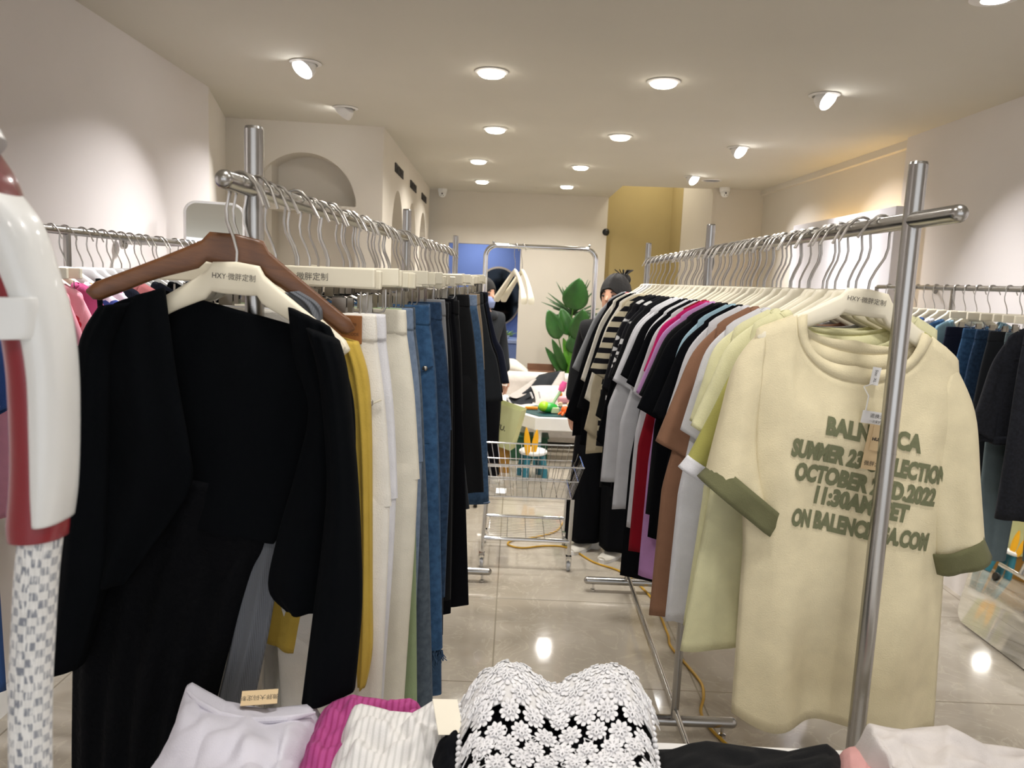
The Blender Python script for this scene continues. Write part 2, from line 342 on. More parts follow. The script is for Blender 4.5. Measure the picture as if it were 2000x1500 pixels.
def cctv(loc, label):
    t = thing('dome_camera', label, 'camera', loc)
    build(MB().lathe([(.05, .0), (.052, -.02), (.048, -.04), (.04, -.05), (.001, -.05)], seg=28), 'base', whitep, t)
    build(MB().ball((0, -.012, -.055), .042), 'dome', whitep, t)
    e = MB()
    e.ball((0, -.052, -.058), (.009, .005, .009)); build(e, 'lens', black_m, t)
    e = MB(); e.ball((-.012, -.047, -.078), .004); e.ball((.012, -.047, -.078), .004); build(e, 'infrared_lamp', black_m, t)
cctv((-.87, 8.85, CEIL), 'white dome security camera in the far left ceiling corner'); cctv((2.0, 7.72, CEIL), 'white dome security camera on the wall right of the yellow stair well')
bs = thing('ball_fixture', 'small black ball fixture at the edge of the yellow wall', 'fixture', atY(1182, 454, 9.06))
build(MB().ball((0, -.04, 0), .045), 'ball', black_m, bs); build(MB().tube([(0, .05, 0), (0, -.02, 0)], .015), 'stem', black_m, bs)
# backlit panel on the right wall
pn = thing('backlit_panel', 'large white panel on the right wall with warm light glowing behind its edge', 'panel', (2.30, 5.63, 0))
build(MB().box((0, 0, 1.35), (.05, 1.74, 1.48)), 'board', mat('panel_white', '#e8e6ea', .5), pn, smooth=False, bevel=.004)
build(MB().box((.06, 0, 1.35), (.05, 1.5, 1.25)), 'light_strip', mat('warm_strip', '#ffdf9e', .5, emit=2), pn, smooth=False)
build(MB().box((.115, 0, 1.35), (.06, .9, .9)), 'backing', wallm, pn, smooth=False)
# ---------------------------------------------------------------- racks
RAILZ = 1.665
LR = lambda y: -.385+.031*(y-1.14)     # x of left rail at depth y
RR = lambda y: .600+.010*(y-1.2)
def capcyl(mb, a, b, r, seg=20):      # tube with rounded end at b
    a = Vector(a); b = Vector(b); d = (b-a).normalized()
    P = [a, b]+[b+d*(r*math.sin(t)) for t in (.3, .6, .9, 1.2, 1.45)]; R = [r, r]+[r*math.cos(t) for t in (.3, .6, .9, 1.2, 1.45)]
    mb.tube(P, R, seg)
def double_rack(rx, ys, y0, y1, label, feet):
    base = Vector((rx(ys[1]), ys[1], 0)); t = thing('clothes_rack', label, 'clothes rack', base)
    O = base
    mb = MB(); ym = (y0+y1)/2; capcyl(mb, (rx(ym), ym, RAILZ), (rx(y0), y0, RAILZ), .0128); capcyl(mb, (rx(ym), ym, RAILZ), (rx(y1), y1, RAILZ), .0128)
    build(mb, 'hanging_rail', steel, t, origin=O)
    for y in ys:
        p = MB(); x = rx(y)+(.0 if y < 1.5 else 0)
        p.tube([(x, y, .055), (x, y, 1.748)], .0138, 24); p.tube([(x, y, 1.3), (x, y, 1.303)], .0142, 24); p.tube([(x, y, 1.748), (x, y, 1.752)], [.0138, .0125], 24)
        build(p, 'post', steel, t, origin=O)
        f = MB(); capcyl(f, (x, y, .055), (x-feet, y, .055), .019); capcyl(f, (x, y, .055), (x+feet, y, .055), .019)
        fo = build(f, 'foot_bar', steel, t, origin=O)
        for s in (-1, 1):
            g = MB().lathe([(.001, 0), (.014, 0), (.014, .01), (.006, .014), (.006, .045)], c=Vector((x+s*(feet-.03), y, 0))); build(g, 'leveling_foot', chrome, fo, origin=O)
    b = MB().tube([(rx(ys[0]), ys[0], .095), (rx(ys[-1]), ys[-1], .095)], .0105, 16); build(b, 'base_rail', steel, t, origin=O)
    return t
rackL = double_rack(LR, (1.14, 2.42, 3.80), 1.035, 3.82, 'long steel clothes rack left of the aisle, crowded with trousers', .22)
rackR = double_rack(RR, (1.20, 2.50, 3.74), 1.075, 3.76, 'long steel clothes rack right of the aisle, full of tees', .20)
# wall rails
def wall_rail(x, y0, y1, z, wx, label, posts):
    t = thing('clothes_rail', label, 'clothes rail', (x, (y0+y1)/2, z)); O = Vector((x, (y0+y1)/2, z))
    mb = MB(); capcyl(mb, O, (x, y0, z), .0125); capcyl(mb, O, (x, y1, z), .0125); build(mb, 'rail', steel, t, origin=O)
    for y in posts:
        m = MB().tube([(x, y, z), (wx, y, z)], .009); m.lathe([(.001, 0), (.03, 0), (.028, .012), (.001, .014)], c=(wx, y, z), m=Matrix.Rotation(PI/2 if x > 0 else -PI/2, 3, 'Y') if 0 else Matrix.Rotation(-PI/2 if x > 0 else PI/2, 3, 'Y')); build(m, 'wall_bracket', steel, t, origin=O)
        m = MB().tube([(x, y+.12, z), (x, y+.12, 0.0)], .011); build(m, 'post', steel, t, origin=O)
wall_rail(-1.36, 1.5, 3.65, 1.64, -1.70, 'steel clothes rail along the left wall carrying pink and black tops', (2.23, 3.35))
wall_rail(2.12, 2.6, 4.55, 1.60, 2.41, 'steel clothes rail along the right wall carrying denim', (3.65, 4.45))
# ---------------------------------------------------------------- hangers
def hook_path(sg, top=-.125, lean=0):
    r = .0160; P = [(sg*.036, 0, -.026), (sg*.028, 0, -.010), (sg*.0215, 0, .002)]
    for k in range(8):
        a = .45+k*(PI-.3)/7; P.append((sg*r*math.cos(a)*1.08, 0, r*math.sin(a)))
    P += [(-sg*.0155, 0, -.012), (-sg*.0185, 0, -.035), (-sg*.016, 0, -.052), (-sg*.006, 0, -.074), (0, 0, -.092), (0, 0, top)]
    return P
def ring_rr(cx, zt, zb, th, dy=0, k=14):
    R = []; zc = (zt+zb)/2; hz = (zt-zb)/2
    for i in range(k):
        a = 2*PI*i/k; c, s = math.cos(a), math.sin(a); e = .55
        R.append(Vector((cx, dy+th/2*math.copysign(abs(c)**e, c), zc+hz*math.copysign(abs(s)**e, s))))
    return R
def hanger_body(hw=.17, drop=.098, th0=.014, th1=.020, thick=.034, zo=0):
    R = []
    for i in range(41):
        u = -1+i/20; x = u*hw; a = abs(u)
        zt = -.108-drop*smooth01(max(0, a-.12)/.88*.62)/smooth01(.62) if 0 else -.106-drop*(max(0, a-.13)/.87)**.92
        if a < .2: zt = -.106-.003*a/.2
        zt += zo
        h = thick*(1.35-.5*smooth01(a*1.6)) if a < .9 else thick*.85
        zb = zt-h*(1 if a < .93 else max(.25, 1-(a-.93)*9))
        R.append(ring_rr(x, zt-(0 if a < .96 else .006*(a-.96)/.04), zb, (th0+(th1-th0)*a)*(1 if a < .97 else .6), dy=-.004*a*a))
    return MB().loft(R)
def make_hanger(name, m, sg, label, hw=.17, zo=0, drop=.098):
    t = thing(name, label, 'hanger')
    build(hanger_body(hw, drop, zo=zo), 'hanger_body', m, t, auto=60); build(MB().tube(hook_path(sg, -.12+zo) if not zo else hook_path(sg)[:-1]+[(0, 0, -.12+zo)], .0023, 8), 'hook', wire, t); return t
def make_clip_hanger(sg, hw=.170):
    t = thing('clip_hanger', 'x', 'hanger')
    build(MB().box((0, 0, -.1225), (2*hw, .013, .030)), 'bar', cream, t, smooth=False, bevel=.0025)
    build(MB().tube(hook_path(sg, -.108), .0023, 8), 'hook', wire, t)
    m = MB()
    for s in (-1, 1): m.tube([(s*(hw-.022), 0, -.143), (s*(hw-.022), 0, -.172), (s*(hw-.026), 0, -.18), (s*(hw-.036), 0, -.183), (s*.03, 0, -.178), (0, 0, -.165)], .0017, 6)
    build(m, 'rod', wire, t)
    for s in (-1, 1):
        c = MB()
        for q in (-1, 1): c.box((s*(hw-.055), q*.006, -.178), (.022, .0015, .05), m=Matrix.Rotation(q*.12, 3, 'X'))
        c.tube([(s*(hw-.055)-.011, 0, -.172), (s*(hw-.055)+.011, 0, -.172)], .005, 8)
        build(c, 'clip', clipm, t, smooth=False)
    return t
LX = Vector((0, -50, 0))
protos = {}
def proto(key):
    if key in protos: return protos[key]
    if key[0] == 'clip': t = make_clip_hanger(key[1])
    elif key[0] == 'cream': t = make_hanger('shirt_hanger', cream, key[1], 'x')
    elif key[0] == 'white': t = make_hanger('shirt_hanger', whitep, key[1], 'x')
    elif key[0] == 'wood': t = make_hanger('wooden_hanger', woodh, key[1], 'x', .178, .038, .10)
    freeze(t); protos[key] = t; return t
used = set()
def hang_hanger(kind, sg, loc, rz, label, group, ry=0):
    p = proto((kind, sg))
    if (kind, sg) not in used:
        used.add((kind, sg)); p.location = loc; p.rotation_euler = (0, ry, rz); p['label'] = label; p['group'] = group; return p
    return dup(p, loc, rz, ry, label, group)
# ---------------------------------------------------------------- garments
def loft_rows(rows, th, n=28, folds=(0, 3, 0), cap=True, sub=4, seed=0, e=.75):
    """rows: (left, right) world/local points from top to bottom; closed flattened tube between them"""
    rr = []; m = len(rows)
    for i in range((m-1)*sub+1):
        t = i/sub; k = min(int(t), m-2); q = t-k
        A0, B0 = rows[k]; A1, B1 = rows[k+1]
        km = max(0, k-1); kp = min(m-1, k+2)
        def cr(p0, p1, p2, p3): return 0.5*((2*p1)+(p2-p0)*q+(2*p0-5*p1+4*p2-p3)*q*q+(3*p1-p0-3*p2+p3)*q**3)
        A = cr(Vector(rows[km][0]), Vector(A0), Vector(A1), Vector(rows[kp][0])); B = cr(Vector(rows[km][1]), Vector(B0), Vector(B1), Vector(rows[kp][1])); rr.append((A, B, t/(m-1)))
    R = []
    for A, B, v in rr:
        c = (A+B)/2; h = (B-A)/2; nrm = Vector((h.y, -h.x, 0)); nrm = nrm.normalized() if nrm.length > 1e-6 else Vector((0, -1, 0))
        t_ = th(v) if callable(th) else th; ring = []
        for j in range(n):
            a = 2*PI*j/n; cx = math.cos(a); sx = math.copysign(abs(math.sin(a))**e, math.sin(a))
            f = folds[0]*(.25+v)*math.sin(folds[1]*PI*cx+folds[2]+v*1.3+seed)*(1-abs(cx)**4)
            f += folds[0]*.8*noise.noise(Vector((cx*3+seed*7, v*2.2, seed)))
            ring.append(c+h*cx+nrm*(t_*sx+f))
        R.append(ring)
    return MB().loft(R, cap)
V3 = Vector
def tee_parts(mb_root, m, p, cuffm=None):
    """short or long sleeved top in its hanger's frame, x across, z below the rail"""
    sw = p.get('sw', .185); hw = p.get('hw', .26); hem = p.get('hem', -.80); nw = p.get('nw', .085); th = p.get('th', .022); dip = p.get('dip', .075)
    ox = p.get('ox', 0); amp = p.get('amp', .006); sd = p.get('seed', random.random()*9); nf = p.get('nf', 3); low = p.get('low', 0)
    zo_ = p.get('zo', 0); zsh = lambda x: zo_-.112-.56*max(0, abs(x)-.055)-.25*max(0, abs(x)-.17)
    hb = p.get('back', .02)
    NU, NV = 44, 34; G = {}
    for side in (-1, 1):                      # -1 front (towards camera)
        P = []
        for j in range(NV+1):
            v = j/NV; row = []
            for i in range(NU+1):
                u = -1+2*i/NU; uu = math.copysign(abs(u)**.9, u)
                X0 = uu*sw
                if abs(X0) < nw:
                    q = math.sqrt(max(0, 1-(X0/nw)**2)); zt = zsh(nw)-(dip if side < 0 else hb)*q
                else: zt = zsh(X0)
                zb = hem+low*uu+.012*math.sin(uu*5+sd)
                z = zt+(zb-zt)*v
                wv = interp([(0, sw), (.12, sw+.012), (.3, (sw+hw)/2+.01), (.55, hw*.97), (1, hw)], v)
                x = uu*wv+ox*v
                ed = max(0, 1-abs(uu)**(3+5*max(0, 1-v*4)))**(.6-.15*max(0, 1-v*4))
                tv = th*(.35+.65*smooth01(v*5))*ed
                f = amp*(.15+v)*ed*(math.sin(nf*PI*uu+sd)+.6*math.sin(nf*1.9*PI*uu+sd*2+v))+amp*1.1*noise.noise(Vector((uu*3, v*4, sd)))*ed
                y = side*tv+f
                if abs(X0) < nw and v < .1: y = side*max(tv, .012)+f*.2
                row.append(V3((x, y-.006, z)))
            P.append(row)
        G[side] = P
    b = MB().grid(G[-1]); b.grid(G[1]); body = build(b, 'body', m, mb_root, solid=.0022, auto=0)
    # collar band
    cm = p.get('collar')
    if p.get('band', True):
        cb = MB()
        for side in (-1, 1):
            edge = [q for q, u in zip(G[side][0], range(NU+1)) if abs(q.x) < nw*1.08]
            ins = [q+V3((-q.x*.14*(abs(q.x)/nw)**2, -side*.002, p.get('bh', .010)*(1.25-abs(q.x)/nw))) for q in edge]
            cb.grid([[q+V3((0, side*.0015, -.004)) for q in edge], [(q+V3((0, side*.0022, 0))+i_)/2 for q, i_ in zip(edge, ins)], ins])
        build(cb, 'collar', cm or m, mb_root, solid=.002, auto=0)
    # sleeves
    cx, cz, cw = p.get('cuff', (.285, -.43, .10)); sl = p.get('sth', .024)
    for s in (-1, 1):
        if p.get('nosleeve'): break
        dz = -p.get('skew', 0)*s
        top = V3((s*(sw-.012), 0, zsh(sw)+.004)); arm = V3((s*(sw-.03), 0, zsh(sw)-.215))
        co = V3((s*cx, 0, cz+dz)); ci = V3((s*(cx-cw), -.0, cz-.055+dz))
        if 'cuffs' in p: co, ci = p['cuffs'][s]
        rows = [(top, arm), (top.lerp(co, .3)+V3((s*.020, 0, .012)), arm.lerp(ci, .35)), (top.lerp(co, .65)+V3((s*.012, 0, .004)), arm.lerp(ci, .65)), (co, ci)]
        if s > 0: rows = [(b_, a_) for a_, b_ in rows]
        mb = loft_rows(rows, lambda v: sl*(.6+.6*v), folds=(.004, 1.5, sd), cap=False, sub=6, seed=sd+s)
        so = build(mb, 'sleeve', m, mb_root, solid=.0022, auto=0)
        if cuffm:
            ax = (co-ci).normalized(); dn = V3((ax.z, 0, -ax.x)); dn = dn if dn.z < 0 else -dn
            hh2 = p.get('ch', .012); r2 = [(co+V3((s*.004, 0, 0))-dn*hh2*1.6, ci+V3((-s*.004, 0, 0))-dn*hh2*1.6), (co+V3((s*.006, 0, 0))+dn*hh2*.6, ci+dn*hh2*.6+V3((-s*.005, 0, 0)))]
            if s > 0: r2 = [(b_, a_) for a_, b_ in r2]
            build(loft_rows(r2, sl*1.33, folds=(.004, 1.5, sd), cap=False, sub=4, seed=sd+s), 'cuff', cuffm, so, solid=.003, auto=0)
    def surf(x, z):                            # front surface y at local x, z
        P = G[-1]; uu = max(-1, min(1, x/sw)); v = 0
        for _ in range(6):
            X0 = uu*sw
            if abs(X0) < nw: zt = zsh(nw)-dip*math.sqrt(max(0, 1-(X0/nw)**2))
            else: zt = zsh(X0)
            zb = hem+low*uu+.012*math.sin(uu*5+sd); v = max(0, min(1, (z-zt)/(zb-zt)))
            wv = interp([(0, sw), (.12, sw+.012), (.3, (sw+hw)/2+.01), (.55, hw*.97), (1, hw)], v); uu = max(-1, min(1, (x-ox*v)/wv))
        u = math.copysign(abs(uu)**(1/.9), uu); fi = (u+1)/2*NU; i = min(NU-1, int(fi)); qi = fi-i; fj = v*NV; j = min(NV-1, int(fj)); qj = fj-j
        return P[j][i].lerp(P[j][i+1], qi).lerp(P[j+1][i].lerp(P[j+1][i+1], qi), qj).y
    return surf
def bottoms(root, m, p):
    """trousers or a skirt hung by the waist"""
    w0 = p.get('w', .185); hb = p.get('hb', .21); z1 = p.get('z1', -1.0); sd = p.get('seed', random.random()*9); zt = -.176; th = p.get('th', .02)
    ox = p.get('ox', 0)
    def row(z, w, x=0): return (V3((x-w, 0, z)), V3((x+w, 0, z)))
    build(loft_rows([row(zt, w0), row(zt-.02, w0+.002), row(zt-.042, w0+.003)], .014, folds=(p.get('gather', .0008), 9 if p.get('gather') else 2, sd), sub=3, seed=sd, e=.5), 'waistband', p.get('wm', m), root, solid=0, auto=0)
    if p.get('skirt'):
        rows = [row(zt-.04, w0+.002), row(zt-.2, w0+(hb-w0)*.4, ox*.2), row((zt+z1)/2-.06, w0+(hb-w0)*.7, ox*.6), row(z1, hb, ox)]
        build(loft_rows(rows, lambda v: th*(.7+v), folds=(p.get('amp', .008), p.get('nf', 4), sd), sub=6, seed=sd, n=48), 'skirt_panel', m, root, auto=0)
    else:
        cr = zt-.30
        gr = p.get('grow', 1); rows = [row(zt-.04, w0+.002), row(zt-.15, w0+.018*gr), row(cr, w0+.03*gr)]
        build(loft_rows(rows, lambda v: th*(.8+.2*v), folds=(.003, 2, sd), sub=5, seed=sd, cap=False), 'seat_panel', m, root, auto=0)
        for s in (-1, 1):
            o0 = s*(w0+.03*p.get('grow', 1)); o1 = s*hb+ox; i1 = s*p.get('gap', .035)+ox*.8; gr = p.get('grow', 1)
            r = [(V3((o0-s*.003, 0, cr+.03)), V3((0, 0, cr+.03))), (V3((o0+(o1-o0)*.25, 0, cr-.12)), V3((s*.008, 0, cr-.1))), (V3((o0+(o1-o0)*.62, 0, (cr+z1)/2-.04)), V3((i1*.6, 0, (cr+z1)/2-.04))), (V3((o1, 0, z1+.01*s)), V3((i1, 0, z1)))]
            if s > 0: r = [(b_, a_) for a_, b_ in r]
            lg = build(loft_rows(r, lambda v: th*(.62+.38*smooth01(v*7))*(1-.15*v), folds=(p.get('amp', .006), 1.5, sd), sub=6, seed=sd+s, cap=False), 'leg', m, root, auto=0)
            if p.get('hemband'):
                a_, b_ = r[-1]; build(loft_rows([(a_+V3((-.003, 0, .022)), b_+V3((.003, 0, .022))), (a_+V3((-.003, 0, -.004)), b_+V3((.003, 0, -.004)))], th*.95+.002, folds=(p.get('amp', .006), 1.5, sd), seed=sd+s, sub=2), 'hem', p['hemband'], lg, auto=0)
    if p.get('pocket'):
        pk = MB(); x = w0+.018; pk.tube([(x-.005, -.010, zt-.13), (x-.03, -.0165, zt-.142), (x-.075, -.0185, zt-.14)], .0016, 6); build(pk, 'pocket_seam', p['pocket'], root)
        build(MB().ball((x-.022, -.0135, zt-.135), (.006, .0035, .006)), 'rivet', clipm, root)
# fabrics
FB = dict(
 creamtee=cloth('cream_cotton', '#ddd2b0'), olive=cloth('olive_cotton', '#6a6a4c'), paleyellow=cloth('pale_yellow_cotton', '#dfdcb2'), lime=cloth('lime_cotton', '#a9a55c'),
 white=cloth('white_cotton', '#d6d6da'), offwhite=cloth('off_white_knit', '#e0dcd0'), brown=cloth('brown_cotton', '#8f6a53'), black=cloth('black_cotton', '#0a0b0f', spec=.1, sheen=0), black2=cloth('soft_black_jersey', '#101113'),
 lightblue=cloth('light_blue_cotton', '#9dbccb'), lilac=cloth('lilac_cotton', '#bd8cc0'), magenta=cloth('magenta_cotton', '#c21d68'), red=cloth('deep_red_cotton', '#8a1020'),
 grey=cloth('grey_jersey', '#85878a'), beige=cloth('beige_knit', '#c9bda2'), navy=cloth('navy_cotton', '#151a2b'),
 stripe=cloth('black_beige_stripe', '#15151a', kind='stripe', col2='#c9bfa4', scale=7.5, var=0),
 letter=cloth('black_white_patch', '#15151a', kind='spots', col2='#e0e0e0', scale=16, var=0, stretch=(1, 1, 2)),
 yellow=cloth('mustard_knit', '#bb9f45'), greyrib=cloth('grey_rib', '#55585d', kind='stripex', col2='#63666b', scale=120, var=0), cream=cloth('cream_twill', '#d9d4c4'), whitejean=cloth('white_denim', '#dedad0'),
 lightdenim=cloth('light_denim', '#6b7c94', kind='denim', col2='#7b8ca4', scale=90, var=0), denim=cloth('blue_denim', '#2c4a6b', kind='denim', col2='#3c5f84', scale=70, var=0), darkdenim=cloth('dark_denim', '#22354d', kind='denim', col2='#2e4663', scale=90, var=0),
 middenim=cloth('mid_denim', '#334a63', kind='denim', col2='#415b78', scale=80, var=0), greydenim=cloth('grey_denim', '#4a545f', kind='denim', col2='#5a6570', scale=80, var=0), khaki=cloth('khaki_twill', '#8b7c68'), sage=cloth('sage_satin', '#8fa07a', rough=.6),
 charcoal=cloth('charcoal_wool', '#25282c'), blackjean=cloth('black_denim', '#17181c', kind='denim', col2='#202228', scale=90, var=0),
 pinkheart=cloth('pink_fleece', '#cf8d99'), pinkred=cloth('pink_red_print', '#e2a0ab', kind='spots', col2='#c0283c', scale=24, var=0), hotpink=cloth('hot_pink_knit', '#b8527f'), floral=cloth('floral_print', '#e6dce6', kind='floral', scale=55, var=0), purple=cloth('violet_satin', '#7a68b4', rough=.6), salmon=cloth('salmon_knit', '#cf7f80'),
 ribnavy=cloth('navy_rib', '#1b2030', kind='stripex', col2='#10131e', scale=60, var=0), bluegrey=cloth('blue_grey_twill', '#5c696c'), bluedress=cloth('blue_cotton', '#2f4a78'), skyd=cloth('sky_denim', '#7fa0b0'), crinkle=cloth('black_crinkle', '#07080b', bump=(90, .9), spec=.1, sheen=0))
def garment(name, cat, label, loc, rz, group, ry=0): return thing(name, label, cat, loc, rz, group, ry)
# ---------------- front right printed tee
gp = V3((RR(1.30), 1.30, RAILZ))
FRZ = 0; FRY = math.radians(6.5)
t = garment('printed_tee', 't-shirt', 'cream t-shirt with olive slogan lettering and olive cuffs, foremost on the right rack', gp, FRZ, None, FRY)
_ri = Matrix.Rotation(FRY, 3, 'Y').inverted()
def LP(px, py): return _ri @ (atY(px, py, 1.30)-gp)
cuffs = {-1: (LP(1380, 925), LP(1505, 1035)), 1: (LP(1915, 1065), LP(1822, 1105))}
PP = dict(sw=.172, hw=.182, hem=-.872, nw=.112, dip=.092, back=.05, th=.03, ox=.100, amp=.011, nf=1.7, seed=2.1, sth=.035, low=.008, cuffs=cuffs, bh=.018, ch=.019, zo=-.022)
surf = tee_parts(t, FB['creamtee'], PP, cuffm=FB['olive'])
hang_hanger('cream', -1, gp, FRZ, 'cream hanger with small grey logo holding the cream slogan tee', 'cream shirt hangers on the right rack', FRY)
ta = math.radians(-2.5)
for body, (cpx, cpy), wid in (('BALNCIACA', (1708, 852), .163), ('SUMMER 23 COLLECTION', (1702, 905), .275), ('OCTOBER 2ND,2022', (1691, 948), .248), ('11:30AM CET', (1681, 987), .156), ('ON BALENCIAGA.COM', (1680, 1036), .242)):
    v, f = text_mesh(body, .05, bold=.0030, sx=1, step=.012); w_ = max(q.x for q in v)-min(q.x for q in v); k = wid/w_; c0 = _ri @ (atY(cpx, cpy, 1.262)-gp)
    def fn(x, y):
        X = c0.x+x*math.cos(ta)-y*math.sin(ta)*.2; Z = c0.z+x*math.sin(ta)+y; return V3((X, surf(X, Z)-.0030, Z))
    mb = MB().add([fn(q.x*k, q.y*.78) for q in v], f)
    md = build(mb, 'slogan_print', olivep, t, smooth=False)
# hang tags and neck label
tagm = mat('kraft_tag', '#d8bf96', .8, var=.04); tagw = mat('white_tag', '#e4e4e4', .6)
def TP(px, py, off): q = _ri @ (atY(px, py, 1.25)-gp); return V3((q.x, surf(q.x, q.z)-off, q.z))
q = TP(1722, 738, .010); o = build(MB().box(q, (.014, .001, .030)), 'size_label', tagw, t, smooth=False)
put_text('Size  XL', .0065, lambda x, y: q+V3((y, -.0008, -x)), 'size_text', ink, o)
q1 = TP(1722, 820, .014); o = build(MB().box(q1, (.058, .0012, .021)), 'paper_tag', tagw, t, smooth=False)
put_text('退换无忧', .008, lambda x, y: q1+V3((x, -.0009, .003+y)), 'tag_text', ink, o); put_text('一次爱护 售后', .005, lambda x, y: q1+V3((x, -.0009, -.006+y)), 'tag_text', ink, o)
q2 = TP(1718, 876, .011); o = build(MB().box(q2, (.046, .0012, .076)).box(q2+V3((.003, -.0016, .016)), (.040, .001, .042)), 'paper_tag', tagm, t, smooth=False)
put_text('微胖大码', .009, lambda x, y: q2+V3((x-.002, -.0009, -.028+y)), 'tag_text', ink, o); put_text('HUANGXU', .0075, lambda x, y: q2+V3((x+.003, -.0024, .014+y)), 'tag_text', ink, o, bold=.0003)
build(MB().tube([q+V3((-.002, -.002, -.012)), q+V3((-.018, -.006, -.02)), q1+V3((-.026, -.002, .035)), q1+V3((-.025, -.001, .010))], .0011, 6), 'tag_loop', tagw, t)
def logo(cx, cz, y, parent):
    put_text('HXY·微胖定制', .0105, lambda x, yy: V3((cx+x, y, cz+yy)), 'logo_print', mat('logo_grey', '#55504a', .7), parent)
HG = [o for o in C.objects if o.get('label', '').startswith('cream hanger with small grey logo')][0]
logo(-.002, -.126, -.0085, HG)
